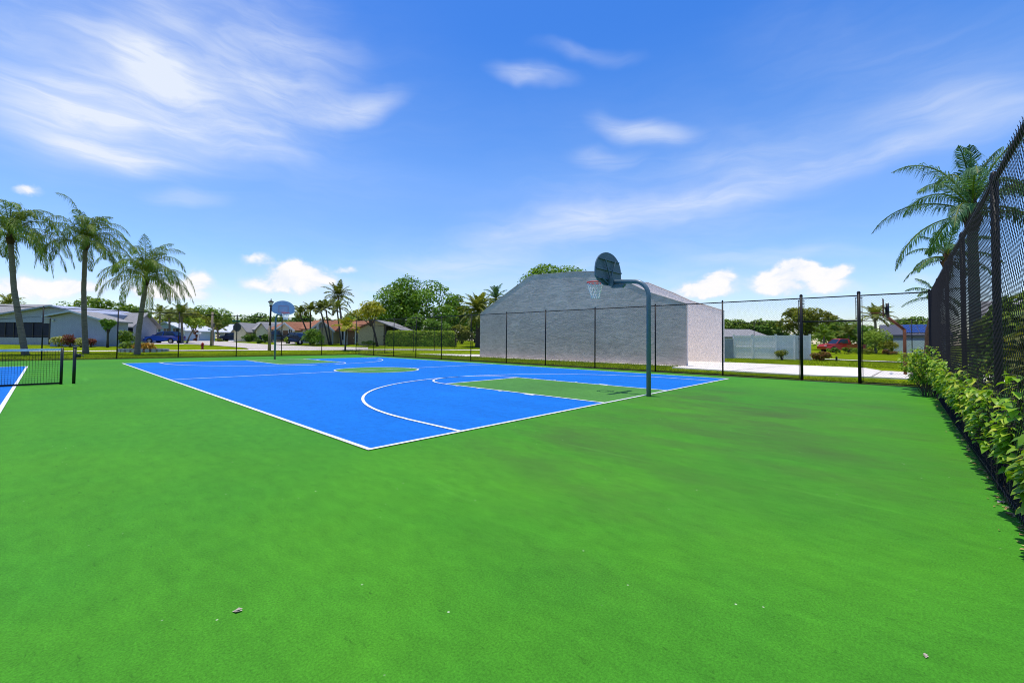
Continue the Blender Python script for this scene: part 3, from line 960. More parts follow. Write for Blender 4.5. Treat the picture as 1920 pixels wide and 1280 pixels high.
# coconut palm and the clump of small palms by the villas
b_ = gp(644, 72)
palm('coconut_palm', 'tall coconut palm rising above the orange roofs', b_, trunk_from([(641, 620), (639, 590), (634, 556)], 72, b_), .2, .14, 22, 3.1, LF_COCO, .33, .35, .75, .05, (-.5, 1.45), (0, 0, 0), False, 34)
for (x0, x1, yt, lab, kk) in ((583, 563, 590, 'leftmost slim palm in front of the orange roofed villas', 1), (582, 582, 584, 'slim straight palm over the round bush', 1.05),
                              (618, 601, 582, 'slim leaning palm left of the coconut palm', 1.1), (621, 611, 580, 'slim palm between the leaning slim palm and the coconut palm', 1.1), (640, 632, 580, 'slim palm directly under the coconut palm crown', 1.1)):
    b_ = gp(x0, 60)
    palm('slim_palm', lab, b_, trunk_from([((x0 * .6 + x1 * .4), 620), (x1, yt)], 60, b_), .12, .09, 12, 1.9 * kk, LF_COCO, .75, .45, .55, .05, (-.1, 1.3), (0, 0, 0), False, 24, group='slim palms before the villas', bark=m_bark_dark)
b_ = gt(647, 657); Zd = Zof(b_)
palm('young_palm', 'small yellow palm on the lawn strip by the footpath', b_, trunk_from([(648, 640), (650, 618)], Zd, b_), .10, .08, 11, 1.75, LF_YEL, .75, .4, .6, .05, (.0, 1.3), (0, 0, 0), False, 24, bark=m_bark_dark)
# date palm and its neighbour left of the grey wall
b_ = gp(896, 58)
palm('date_palm', 'date palm with a thick dark trunk beside the grey wall', b_, trunk_from([(897, 620), (897, 585)], 58, b_), .36, .34, 54, 3.5, LF_DATE, .36, .25, .6, .055, (-.75, 1.4), (0, 0, 0), False, 40, bark=m_bark_dark)
b_ = gp(932, 72)
palm('queen_palm', 'tall palm peeking over the grey wall slope', b_, trunk_from([(931, 600), (930, 566)], 72, b_), .2, .15, 20, 2.9, LF_BLUEG, .5, .5, .7, .05, (-.3, 1.5), (0, 0, 0), True, 30)
# palms on the left street
for (x, Zd, pts, yl, lab, lf, n_, fl) in (
        (342, 60, [(341, 615), (340, 592)], 0, 'pale trunked palm beside the blue cars', LF_COCO, 16, 2.2),
        (318, 72, [(318, 612), (317, 595)], 0, 'palm in front of the pale blue house', LF_COCO, 14, 2.2),
        (299, 76, [(299, 610), (300, 590)], 0, 'palm left of the pale blue house gable', LF_COCO, 14, 2.4),
        (410, 70, [(409, 628), (407, 614)], 0, 'short palm next to the white roofed house', LF_COCO, 12, 1.8),
        (18, 78, [(17, 600), (15, 572)], 0, 'bushy yellow palm behind the blue grey house', LF_DATE, 22, 3.0),
        (1641, 56, [(1642, 625), (1641, 596)], 0, 'pale stemmed palm above the yellow bushes', LF_DATE, 20, 2.5),
        (1592, 66, [(1592, 640), (1591, 628)], 0, 'low palm behind the red truck', LF_COCO, 14, 2.2),
        (1545, 66, [(1545, 640), (1545, 630)], 0, 'low bushy palm left of the red truck', LF_MID, 14, 2.4)):
    b_ = gp(x, Zd)
    palm('street_palm', lab, b_, trunk_from(pts, Zd, b_), .17, .12, n_, fl, lf, .5, .45, .65, .05, (-.3, 1.4), (0, 0, 0), False, 26)

# broad-leaved trees
tree('ficus_tree', 'large rounded ficus tree behind the clipped hedge', 'tree', 782, 78, 518, 632, 186, LF_GREEN, 12000, .26, 44, xc=776, bfrac=(.10, .2), tr=.3, depth=.7)
tree('ficus_tree', 'smaller ficus filling between the big ficus and date palm', 'tree', 846, 84, 542, 632, 76, LF_MID, 4500, .26, 20, bfrac=(.12, .22), tr=.25)
tree('small_tree', 'bright green small tree between hedge and ficus', 'tree', 770, 70, 588, 634, 62, LF_GREEN, 2400, .2, 12)
tree('small_tree', 'bright green low tree over the hedge right end', 'tree', 822, 70, 597, 634, 66, LF_GREEN, 2400, .2, 12)
tree('flowering_tree', 'thin yellow leaved tree leaning before the tan gable', 'tree', 708, 56, 563, 602, 62, LF_YEL, 1700, .17, 14, xc=690, tr=.12, base=gt(708, 649))
tree('garden_tree', 'dark dense shrubbery tree under the date palm', 'tree', 866, 70, 606, 646, 50, LF_OLIVE, 2200, .2, 12)
tree('garden_tree', 'dark understorey tree right of the hedge', 'tree', 908, 72, 602, 646, 44, LF_DARK, 2000, .2, 10)
tree('shade_tree', 'large tree whose top shows above the grey wall peak', 'tree', 1060, 74, 486, 610, 196, LF_GREEN, 17000, .26, 40, bfrac=(.12, .22), tr=.3)
tree('shade_tree', 'tree just peeping over the falling wall slope', 'tree', 1296, 70, 554, 630, 60, LF_GREEN, 2400, .24, 12)
tree('shade_tree', 'broad tree behind the blue grey house', 'tree', 195, 92, 556, 622, 140, LF_MID, 5000, .3, 24, bfrac=(.10, .2))
tree('shade_tree', 'round tree behind the parked blue cars', 'tree', 352, 95, 577, 630, 100, LF_OLIVE, 3600, .28, 18)
tree('shade_tree', 'wide dark tree above the leaning trunk', 'tree', 392, 100, 574, 632, 80, LF_MID, 3600, .28, 18)
tree('shade_tree', 'yellow green tree right of the third queen palm', 'tree', 274, 84, 588, 632, 58, LF_YEL, 1700, .25, 12)
for (x, yt, w, lf, lab) in ((35, 566, 90, LF_MID, 'leafy tree behind the main roof of the blue house'), (120, 566, 84, LF_GREEN, 'green tree over the blue house gable'), (246, 574, 74, LF_GREEN, 'green tree right of the garage roof'),
                            (322, 588, 70, LF_MID, 'mid green tree over the pale blue house'), (455, 598, 50, LF_MID, 'small green tree left of the grey roofed villa'), (646, 590, 60, LF_MID, 'leafy tree behind the coconut trunk'),
                            (720, 578, 70, LF_GREEN, 'bright tree filling the gap beside the ficus'), (890, 584, 70, LF_MID, 'green tree behind the date palm trunk')):
    tree('backdrop_tree', lab, 'tree', x, 104, yt, 636, w, lf, 2800, .32, 16, group='trees behind the villas')
for (x, yt, w, lf, lab) in ((430, 592, 70, LF_DARK, 'dark tree behind the white roofed house'), (478, 586, 66, LF_DARK, 'dark tree behind the grey roofed villa'), (520, 584, 60, LF_MID, 'tree behind the far backboard'),
                            (566, 590, 60, LF_DARK, 'dark tree behind the slim palms'), (612, 596, 60, LF_OLIVE, 'dull tree behind the coconut palm'), (668, 584, 62, LF_OLIVE, 'olive tree left of the big ficus')):
    tree('backdrop_tree', lab, 'tree', x, 108, yt, 634, w, lf, 2600, .32, 16, group='trees behind the villas')
tree('leaning_tree', 'young tree with a slanting pale trunk by the road', 'tree', 350, 60, 592, 620, 40, LF_LIME, 700, .18, 8, xc=366, tr=.09, trunk_m=m_bark)
# far woods that close the horizon
mb = MB(); bl = []
for i in range(150):
    px = -180 + i * 15.2; Zt = R.uniform(124, 150); p = gp(px, Zt); r = R.uniform(2.2, 3.6)
    hh = R.uniform(1.5, 5.2) + 1.0 * math.sin(i * .55)
    bl.append((p.x, p.y, p.z + hh * .5, r, 1.0)); bl.append((p.x + R.uniform(-2, 2), p.y, p.z + hh, r * .8, .9))
foliage(mb, bl, 16000, .5)
tag(mb.build('woods', LF_MID, fix=False), 'far low line of trees closing the view behind the houses', 'woods', kind='stuff')
# right side
tree('rain_tree', 'wide rounded tree standing above the white vinyl fence', 'tree', 1512, 72, 573, 634, 108, LF_OLIVE, 6500, .22, 26, bfrac=(.10, .19), tr=.28)
tree('shade_tree', 'green tree mass right of the rain tree', 'tree', 1562, 80, 598, 645, 70, LF_MID, 3000, .25, 16)
tree('shade_tree', 'green tree behind the gateway post', 'tree', 1608, 76, 606, 650, 62, LF_GREEN, 3000, .25, 14)
for (x, yt, w, lf, lab) in ((1340, 600, 50, LF_GREEN, 'green tree tucked behind the white wall end'), (1390, 600, 60, LF_MID, 'full green tree above the low grey roof'), (1432, 600, 60, LF_MID, 'green tree just left of the rain tree crown'), (1585, 600, 80, LF_MID, 'full green tree behind the red truck'), (1368, 596, 56, LF_MID, 'leafy tree beside the white wall end'), (1412, 606, 66, LF_GREEN, 'low bright tree over the vinyl fence middle'), (1452, 604, 60, LF_DARK, 'darker tree left of the rain tree')):
    tree('backdrop_tree', lab, 'tree', x, 90, yt, 640, w, lf, 2600, .28, 14, group='trees behind the vinyl fence')
tree('shade_tree', 'green tree behind the solar roof house', 'tree', 1712, 84, 592, 640, 84, LF_MID, 3200, .26, 16)
bush('yellow_bush', 'large yellow green bush left of the solar roof house', 1640, 54, 612, 56, LF_LIME, 1800, .13, 14)
bush('yellow_bush', 'tawny bush touching the solar roof house wall', 1666, 53, 632, 34, LF_YEL, 900, .12, 9)
bush('ground_bush', 'low reddish plants along the solar roof house', 1668, 51, 654, 40, LF_RUSSET, 700, .1, 8)
bush('ground_bush', 'dry low plants behind the right lawn', 1628, 52, 652, 44, LF_OLIVE, 700, .1, 8)
bush('ground_bush', 'low green plants hiding the wheels of the red truck', 1583, 52, 651, 66, LF_MID, 1100, .1, 12)
bush('round_bush', 'small olive bush before the white vinyl fence', 1467, 0, 655, 26, LF_OLIVE, 700, .07, 8, ybase=674.5)
bush('round_bush', 'russet bush at the end of the vinyl fence', 1540, 0, 656, 38, LF_RUSSET, 1100, .08, 10, ybase=676)
# left side bushes
bush('clipped_bush', 'big round clipped bush before the villas', 588, 0, 617, 42, LF_GREEN, 2600, .12, 16, ybase=647.5)
t = thing('hedge', 'long clipped green hedge behind the footpath', 'hedge', gt(791, 645), VIEW_RZ)
Zd = Zof(gt(791, 645)); kk = Zd / F
Zd = 58; kk = Zd / F; t.location = gp(791, Zd)
mb = MB(); Hh = hz(791, 622, Zd); Wd = 128 * kk
for _ in range(6500):
    x = R.uniform(-Wd / 2, Wd / 2); f_ = R.random()
    if f_ < .5: y, z, n_ = -1.0 + R.gauss(0, .07), R.uniform(0, Hh), Vector((0, -1, .3))
    elif f_ < .9: y, z, n_ = R.uniform(-1, 1), Hh + R.gauss(0, .07), Vector((0, 0, 1))
    else: y, z, n_ = 1.0, R.uniform(0, Hh), Vector((0, 1, .3))
    e = abs(x) / (Wd / 2)
    if e > .95: z *= 1 - (e - .95) * 6
    leafquad(mb, Vector((x, y, z)), n_ + rv() * .9, rv(), R.uniform(.09, .18), R.uniform(.05, .1))
mb.build('leaves', LF_LIME, t, fix=False)
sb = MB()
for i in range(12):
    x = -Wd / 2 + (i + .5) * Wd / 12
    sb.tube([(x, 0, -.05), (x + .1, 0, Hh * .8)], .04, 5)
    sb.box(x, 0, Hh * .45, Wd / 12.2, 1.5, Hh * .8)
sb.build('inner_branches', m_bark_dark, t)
bush('flower_shrub', 'cream variegated shrub against the blue garage wall', 108, 48.5, 629, 24, LF_VARI, 700, .1, 8)
bush('flower_shrub', 'red leaved shrub against the blue garage wall', 133, 48.5, 627, 34, LF_RED, 900, .1, 9)
bush('flower_shrub', 'small red shrub right of the straight queen palm', 171, 48.5, 628, 16, LF_RED, 400, .1, 6)
bush('flower_shrub', 'pale yellow shrub between the red shrubs', 152, 48.2, 632, 18, LF_VARI, 400, .1, 6)
bush('garden_bush', 'dark green bush below the grey shingle roof', 236, 50, 620, 38, LF_MID, 1100, .12, 9)
tree('dracaena', 'spiky headed dracaena at the blue house corner', 'plant', 202, 48.5, 597, 622, 26, LF_GREEN, 700, .16, 7, tr=.1)
bush('garden_bush', 'dark bush left of the timber pole', 484, 62, 632, 20, LF_DARK, 700, .12, 8)
bush('garden_bush', 'blackish hedge in front of the grey roofed villa', 468, 70, 622, 30, LF_DARK, 900, .14, 9)
bush('garden_bush', 'dark conifer like bush beside the black pickup', 497, 64, 624, 12, LF_DARK, 600, .12, 7)
bush('garden_bush', 'light green plant between pickup and navy car', 538, 61, 632, 12, LF_LIME, 400, .12, 6)
bush('garden_bush', 'bushes below the tan gable wall', 690, 57, 637, 60, LF_MID, 700, .1, 9)
bush('red_bush', 'red flowering bush beside the leaning tree', 367, 74, 612, 10, LF_RED, 400, .13, 6)
bush('garden_bush', 'low planting at the corner of the side street', 413, 68, 634, 18, LF_OLIVE, 500, .12, 6)
# raised flower bed by the third palm
b_ = gt(270, 658.5); Zd = Zof(b_); kk = Zd / F
t = thing('flower_bed', 'curved flower bed with orange blooms beside the footpath', 'flower bed', b_, VIEW_RZ)
eb = MB(); fl_ = MB()
for i in range(24):
    a = 2 * PI * i / 24; eb.box(34 * kk * math.cos(a), 1.6 * math.sin(a), .1, .42, .3, .3, a)
eb.build('stone_edging', m_greywall, t)
for cx, lf, ww, nm in ((-16, LF_MID, 30, 'green_plants'), (12, LF_ORANGE, 22, 'flowers')):
    q = MB(); foliage(q, [(R.uniform(cx - ww / 2, cx + ww / 2) * kk, R.uniform(-1, 1), R.uniform(.3, .6), R.uniform(.3, .5), .8) for _ in range(9)], 900, .1)
    q.build(nm, lf, t, fix=False)
MB().lathe([(34 * kk, .0), (30 * kk, .16), (0, .2)], 20).build('soil', m_soil, t)

# ------------------------------------------------------------------ houses


def part(mb, name, mat, par): return mb.build(name, mat, par)


def window(par, cx, cy, cz, w, h, frame=None):
    f = MB()
    for (x, z, sx, sz) in ((0, h / 2, w, .08), (0, -h / 2, w, .08), (-w / 2, 0, .08, h + .08), (w / 2, 0, .08, h + .08), (0, 0, .05, h - .08)):
        f.box(cx + x, cy - .02, cz + z, sx, .08, sz)
    f = f.build('window', frame or m_white, par)
    MB().box(cx, cy, cz, w - .05, .05, h - .05).build('pane', m_glass, f)


def door(par, cx, cy, w, h, mat):
    d = MB().box(cx, cy, h / 2, w, .07, h).build('door', mat, par)
    MB().box(cx + w * .4, cy - .06, 1.0, .06, .06, .1).build('handle', m_chrome, d)


def gable_y(x0, x1, y0, y1, he, hr, px=None):
    """walls of a wing whose gable faces the court"""
    pk = (x0 + x1) / 2 if px is None else px
    return MB().prism([(x0, y0, -.4), (x1, y0, -.4), (x1, y0, he), (pk, y0, hr), (x0, y0, he)], (0, y1 - y0, 0))


def roof_y(x0, x1, y0, y1, he, hr, ov=.4, th=.14, px=None):
    pk = (x0 + x1) / 2 if px is None else px
    mb = MB()
    for xe, s in ((x0, -1), (x1, 1)):
        sl = (hr - he) / abs(pk - xe)
        xo = xe + s * ov; zo = he - sl * ov
        mb.prism([(pk, y0 - ov, hr + .01), (xo, y0 - ov, zo + .01), (xo, y0 - ov, zo + .01 + th), (pk, y0 - ov, hr + th + .01)], (0, y1 - y0 + 2 * ov, 0))
    return mb


def roof_x(x0, x1, y0, y1, he, hr, ov=.4, th=.14):
    mb = MB(); ym = (y0 + y1) / 2
    sl = (hr - he) / (ym - y0)
    for ye, s in ((y0, -1), (y1, 1)):
        yo = ye + s * ov; zo = he - sl * ov
        mb.prism([(x0 - ov, ym, hr + .01), (x0 - ov, yo, zo + .01), (x0 - ov, yo, zo + .01 + th), (x0 - ov, ym, hr + th + .01)], (x1 - x0 + 2 * ov, 0, 0))
    return mb


def walls_x(x0, x1, y0, y1, he, hr):
    ym = (y0 + y1) / 2
    return MB().prism([(x0, y0, -.4), (x0, y1, -.4), (x0, y1, he), (x0, ym, hr), (x0, y0, he)], (x1 - x0, 0, 0))


def fascia_y(x0, x1, y, he, hr, ov=.4, px=None):
    pk = (x0 + x1) / 2 if px is None else px
    mb = MB()
    for xe, s in ((x0, -1), (x1, 1)):
        sl = (hr - he) / abs(pk - xe); xo = xe + s * ov; zo = he - sl * ov
        mb.prism([(pk, y, hr - .16), (xo, y, zo - .16), (xo, y, zo + .16), (pk, y, hr + .16)], (0, -.05, 0))
    return mb


class HF:                                    # lays out a house in its own frame from what is seen of it
    def __init__(s, x, Z):
        s.x, s.Z, s.b = x, Z, gp(x, Z)

    def X(s, x, dz=0): return (x - s.x) * (s.Z + dz) / F + (s.x - 960) * dz / F

    def H(s, x, y, dz=0): return at(x, y, s.Z + dz).z - s.b.z


# blue grey house on the far left
h = HF(94, 50)
t = thing('blue_house', 'blue grey house with a dark screened porch and garage gable', 'house', h.b, VIEW_RZ)
x0, x1, pk = h.X(94), h.X(199), h.X(136)
he, hr = h.H(94, 593), h.H(136, 585)
hel = h.H(94, 594); her = h.H(199, 603)
w = MB().prism([(x0, 0, -.4), (x1, 0, -.4), (x1, 0, her), (pk, 0, hr), (x0, 0, hel)], (0, 2.8, 0)); part(w, 'garage_wall', m_bluewall, t)
rf = MB()
rf.prism([(pk, -.4, hr + .01), (x1 + .5, -.4, her - .09), (x1 + .5, -.4, her + .07), (pk, -.4, hr + .17)], (0, 3.3, 0))
rf.prism([(pk, -.4, hr + .01), (x0 - .6, -.4, hel - .03), (x0 - .6, -.4, hel + .13), (pk, -.4, hr + .17)], (0, 3.3, 0))
part(rf, 'garage_roof', m_shingle, t)
part(MB().prism([(pk, -.45, hr), (x1 + .5, -.45, her - .1), (x1 + .5, -.45, her + .08), (pk, -.45, hr + .19), (x0 - .6, -.45, hel + .15), (x0 - .6, -.45, hel - .04)], (0, -.05, 0)), 'garage_trim', m_fasc, t)
xa, xb, pk2 = h.X(-90, 3), h.X(150, 3), h.X(98, 3)
hp = h.H(98, 575, 3); ha = h.H(-90, 606, 3); hb_ = h.H(150, 588, 3)
zt_, zb_ = h.H(40, 604, 2.9), h.H(40, 632.5, 2.9)
w = MB().prism([(xa, 3, zt_), (xb, 3, zt_), (xb, 3, hb_), (pk2, 3, hp), (xa, 3, ha)], (0, .3, 0)); part(w, 'gable_wall', m_bluewall, t)
part(MB().prism([(xa, 3.3, -.4), (xb, 3.3, -.4), (xb, 3.3, hb_), (pk2, 3.3, hp), (xa, 3.3, ha)], (0, 9, 0)), 'rear_wall', m_bluewall, t)
rf = MB()
rf.prism([(pk2, 2.5, hp + .01), (xa, 2.5, ha + .01), (xa, 2.5, ha + .2), (pk2, 2.5, hp + .2)], (0, 10, 0))
rf.prism([(pk2, 2.5, hp + .01), (xb, 2.5, hb_ + .01), (xb, 2.5, hb_ + .2), (pk2, 2.5, hp + .2)], (0, 10, 0))
part(rf, 'main_roof', m_bluewall, t)
part(roof_x(h.X(-120, 9), h.X(60, 9), 7, 15, h.H(20, 600, 8), h.H(20, 572, 11), .3), 'rear_roof', m_shingle, t)
sc_ = part(MB().box((xa + x0) / 2, 3.12, (zt_ + zb_) / 2, x0 - xa - .3, .04, zt_ - zb_), 'porch_screen', m_navy, t)
ms = MB()
for x in (-30, 8, 24, 60): ms.box(h.X(x, 3), 3.06, (zt_ + zb_) / 2, .07, .06, zt_ - zb_)
ms.box((xa + x0) / 2, 3.05, zb_ + (zt_ - zb_) * .12, x0 - xa - .3, .05, .08)
ms.build('screen_frame', m_dark, sc_)
part(MB().box((xa + x0) / 2 - .2, 3.1, zb_ / 2 - .2, x0 - xa - .1, .35, zb_ + .4), 'porch_knee_wall', m_greywall, t)
part(MB().box(x0 - .12, 1.5, hel / 2, .2, 3, hel - .3), 'corner_post', m_dark, t)
part(MB().box(x0 - .55, 1.4, hel - .45, .8, 2.8, .6), 'porch_beam', m_greywall, t)
part(MB().lathe([(.0, .0), (.1, .03), (.12, .12), (.06, .2), (0, .22)], 8, (h.X(100), -.12, h.H(100, 602))), 'wall_lamp', m_lampglass, t)
part(MB().box(h.X(178), -.8, .45, 1.5, .4, .08).box(h.X(174), -.8, .22, .1, .3, .45).box(h.X(182), -.8, .22, .1, .3, .45), 'garden_bench', m_white, t)
# grey shingle house right behind it
h = HF(210, 58)
t = thing('grey_roof_house', 'house with a sunlit grey shingle roof and orange side awning', 'house', h.b, VIEW_RZ)
x0, x1 = h.X(150), h.X(247)
part(walls_x(x0, x1, 0, 4, h.H(210, 610), h.H(210, 589, 2)), 'wall', m_greywall, t)
part(roof_x(x0, x1, 0, 4, h.H(210, 609), h.H(210, 588, 2), .5), 'roof', m_shingle, t)
part(MB().box(h.X(238), -.06, h.H(238, 617), 1.6, .08, 1.1), 'porch_opening_shade', m_dark, t)  # flat dark panel: the shade inside the porch set as colour
part(MB().prism([(h.X(213), -.5, h.H(213, 603)), (h.X(229), -.5, h.H(229, 621)), (h.X(225), -.5, h.H(225, 624)), (h.X(209), -.5, h.H(209, 607))], (0, .4, 0)), 'orange_awning', m_orangep, t)
# pale blue house with carport
h = HF(312, 78)
t = thing('pale_blue_house', 'low pale blue house with a shallow gable behind the cars', 'house', h.b, VIEW_RZ)
x0, x1 = h.X(274), h.X(346)
part(gable_y(x0, x1, 0, 8, h.H(312, 619), h.H(312, 605), h.X(310)), 'wall', m_paleblue, t)
part(roof_y(x0, x1, 0, 8, h.H(312, 619), h.H(312, 605), .5, .16, h.X(310)), 'roof', m_shingle_w, t)
for x in (290, 312, 330): window(t, h.X(x), -.06, h.H(x, 622), 1.1, 1.3)
part(MB().box(h.X(340), -.05, 1.2, 1.2, .06, 2.4), 'garage_door', m_white, t)
t = thing('timber_fence', 'amber timber board fence left of the pale blue house', 'fence', gp(276, 70), VIEW_RZ)
f_ = MB()
for i in range(14): f_.box(-.95 + i * .15, 0, 1.1, .135, .03, 2.2 + .03 * math.sin(i * 2.1))
f_.build('boards', m_woodf, t); MB().box(0, .04, .5, 2.1, .05, .08).box(0, .04, 1.7, 2.1, .05, .08).build('rails', m_woodf, t)
# white roofed house
h = HF(430, 92)
t = thing('white_roof_house', 'small house with a bright white pitched roof', 'house', h.b, VIEW_RZ)
part(walls_x(h.X(412), h.X(452), 0, 8, h.H(430, 622), h.H(430, 611, 4)), 'wall', m_greywall, t)
part(roof_x(h.X(412), h.X(452), 0, 8, h.H(430, 622), h.H(430, 609, 4), .5), 'roof', m_shingle_w, t)
window(t, h.X(428), -.06, h.H(428, 628), 1.5, 1.0)
# villas
h = HF(480, 76)
t = thing('grey_roof_villa', 'cream villa with a grey shingle roof and two gable ends', 'house', h.b, VIEW_RZ)
x0, x1 = h.X(460), h.X(512)
part(walls_x(x0, x1, 0, 9, h.H(480, 619), h.H(480, 606, 4.5)), 'wall', m_cream, t)
part(roof_x(x0, x1, 0, 9, h.H(480, 618), h.H(480, 605, 4.5), .4), 'roof', m_shingle, t)
for a, b_ in ((452, 474), (492, 514)):
    part(gable_y(h.X(a), h.X(b_), -2, 3, h.H(480, 620), h.H(480, 607)), 'gable_wing', m_cream, t)
    part(roof_y(h.X(a), h.X(b_), -2, 3, h.H(480, 620), h.H(480, 607), .35), 'gable_roof', m_shingle, t)
window(t, h.X(482), -.06, h.H(482, 628), 1.6, 1.2)
h = HF(545, 70)
t = thing('orange_roof_villa', 'cream villa with terracotta roof and a brown garage door', 'house', h.b, VIEW_RZ)
x0, x1 = h.X(508), h.X(572)
part(walls_x(x0, x1, 0, 9, h.H(545, 619), h.H(545, 606, 4.5)), 'wall', m_cream, t)
part(roof_x(x0, x1, 0, 9, h.H(545, 618), h.H(545, 605, 4.5), .4), 'roof', m_orange, t)
part(gable_y(h.X(533), h.X(563), -2.2, 3, h.H(545, 618), h.H(545, 606.5)), 'gable_wing', m_cream, t)
part(roof_y(h.X(533), h.X(563), -2.2, 3, h.H(545, 618), h.H(545, 606.5), .35), 'gable_roof', m_orange, t)
part(fascia_y(h.X(533), h.X(563), -2.56, h.H(545, 618), h.H(545, 606.5), .35), 'gable_trim', m_white, t)
part(MB().box(h.X(549.5), -2.24, h.H(549, 623) / 1.55, .9, .06, h.H(549, 618) * .8), 'garage_door', m_brown, t)
window(t, h.X(558), -2.25, h.H(558, 624), .6, 1.2); window(t, h.X(525), -.06, h.H(525, 626), 1.6, 1.2)
door(t, h.X(568), -.08, .9, 2.0, m_white)
h = HF(606, 65)
t = thing('orange_roof_villa', 'villa with orange roof and white gable behind the round bush', 'house', h.b, VIEW_RZ)
x0, x1 = h.X(568), h.X(640)
part(walls_x(x0, x1, 0, 9, h.H(606, 618), h.H(606, 603, 4.5)), 'wall', m_cream, t)
part(roof_x(x0, x1, 0, 9, h.H(606, 617), h.H(606, 602, 4.5), .4), 'roof', m_orange, t)
part(gable_y(h.X(596), h.X(636), -2.2, 3, h.H(606, 618.5), h.H(606, 603)), 'gable_wing', m_greywall, t)
part(roof_y(h.X(596), h.X(636), -2.2, 3, h.H(606, 618.5), h.H(606, 603), .35), 'gable_roof', m_orange, t)
part(fascia_y(h.X(596), h.X(636), -2.56, h.H(606, 618.5), h.H(606, 603), .35), 'gable_trim', m_white, t)
part(MB().box(h.X(623), -2.24, 1.15, 1.7, .06, 2.3), 'garage_door', m_tanwall, t)
part(MB().prism([(h.X(605), -2.6, -.2), (h.X(612), -2.6, -.2), (h.X(611), -2.6, 2.9), (h.X(608), -2.6, 2.9)], (0, .3, 0)), 'white_buttress', m_white, t)
window(t, h.X(578), -.06, h.H(578, 627), 1.2, 1.2)
h = HF(690, 60)
t = thing('tan_gable_villa', 'tan villa with blank gable end and covered entry', 'house', h.b, VIEW_RZ)
xg0, xg1, pk = h.X(671), h.X(719), h.X(704)
hgl, hgr, hgp = h.H(671, 617), h.H(719, 607), h.H(704, 601.5)
part(MB().prism([(xg0, 0, -.4), (xg1, 0, -.4), (xg1, 0, hgr), (pk, 0, hgp), (xg0, 0, hgl)], (0, 9, 0)), 'gable_wall', m_tanwall, t)
part(MB().prism([(pk, -.3, hgp), (xg0 - .3, -.3, hgl - .1), (xg0 - .3, -.3, hgl + .08), (pk, -.3, hgp + .17)], (0, 9.6, 0)), 'left_roof', m_orange, t)
xr = h.X(752)
part(MB().prism([(pk, -.3, hgp), (xr, -.3, h.H(752, 619)), (xr, -.3, h.H(752, 618)), (pk, -.3, hgp + .17)], (0, 9.6, 0)), 'right_roof', m_shingle, t)
part(MB().box(h.X(735), 4.5, h.H(735, 620) / 2, h.X(748) - xg1 + .4, 8, h.H(735, 621)), 'porch_shade_block', m_dark, t)  # solid near-black block standing in for the shade under the porch roof
part(MB().box(h.X(733), -.1, h.H(733, 630), 2.2, .08, .1).box(h.X(733), -.1, h.H(733, 638), 2.2, .08, .1).box(h.X(724), -.1, 1, .1, .1, 2), 'porch_rail', m_dark, t)
part(MB().box(h.X(652), 4.5, h.H(652, 619) / 2, h.X(671) - h.X(630), 6, h.H(652, 619)), 'entry_wall', m_cream, t)
part(roof_x(h.X(630), xg0 + .2, 1.2, 8.2, h.H(650, 618), h.H(650, 603, 4.5), .35), 'entry_roof', m_orange, t)
for x in (633, 640, 662, 667): part(MB().box(h.X(x), 1.1, h.H(x, 619) / 2, .16, .16, h.H(x, 619)), 'column', m_white, t)
door(t, h.X(651), 1.44, .95, 2.05, m_brown); window(t, h.X(638), 1.44, 1.4, .8, 1.5); window(t, h.X(662), 1.44, 1.3, .35, 1.9)
# house behind the vinyl fence
h = HF(1392, 54)
t = thing('grey_house', 'grey house whose low roof shows over the vinyl fence', 'house', h.b, VIEW_RZ)
part(walls_x(h.X(1335), h.X(1436), 0, 9, h.H(1392, 632), h.H(1392, 620, 4)), 'wall', m_greywall, t)
part(roof_x(h.X(1335), h.X(1436), 0, 9, h.H(1392, 632), h.H(1392, 619, 4), .5), 'roof', m_shingle, t)
part(MB().box(h.X(1420), -.06, 1.3, 1.2, .06, 1.2), 'shuttered_window', m_white, t)
# solar roof house
h = HF(1661, 58)
h.X = lambda x, dz=0: (x - 1661) * 58 / F * .74
t = thing('solar_roof_house', 'grey house with blue solar panels on a dark roof', 'house', h.b, -PI / 2 + .06)
x0, x1 = h.X(1661), h.X(1770)
he, hr = h.H(1690, 628), h.H(1690, 609)
part(walls_x(x0, x1, 0, 9, he, hr), 'wall', m_bluewall, t)
rf = part(roof_x(x0, x1, 0, 9, he, hr, .5), 'roof', m_darkroof, t)
so = MB(); sl = (hr - he) / 4.5
for i in range(4):
    for j in range(3):
        a = h.X(1697 + i * 13.5); b_ = h.X(1697 + (i + 1) * 13.5) - .06
        ya, yb = .3 + j * 1.3, .3 + (j + 1) * 1.3 - .06
        so.prism([(a, ya, he + sl * ya + .21), (b_, ya, he + sl * ya + .21), (b_, yb, he + sl * yb + .21), (a, yb, he + sl * yb + .21)], (0, 0, .04))
part(so, 'solar_panel', m_solar, t)
part(MB().box(h.X(1667.5), -.05, he * .47, .75, .08, he * .9), 'door_opening_shade', m_dark, t)  # dark panel painting the unlit doorway, with no recess behind it
part(MB().box(x0 + .2, -.08, he / 2, .3, .1, he), 'corner_board', m_white, t)
part(MB().box((h.X(1674) + x1) / 2, -.9, h.H(1700, 638) / 2 - .2, x1 - h.X(1674), .16, h.H(1700, 638) + .4), 'white_garden_wall', m_white, t)
part(MB().box((x0 + x1) / 2, -.52, he - .1, x1 - x0 + 1, .06, .2), 'fascia', m_darkroof, t)
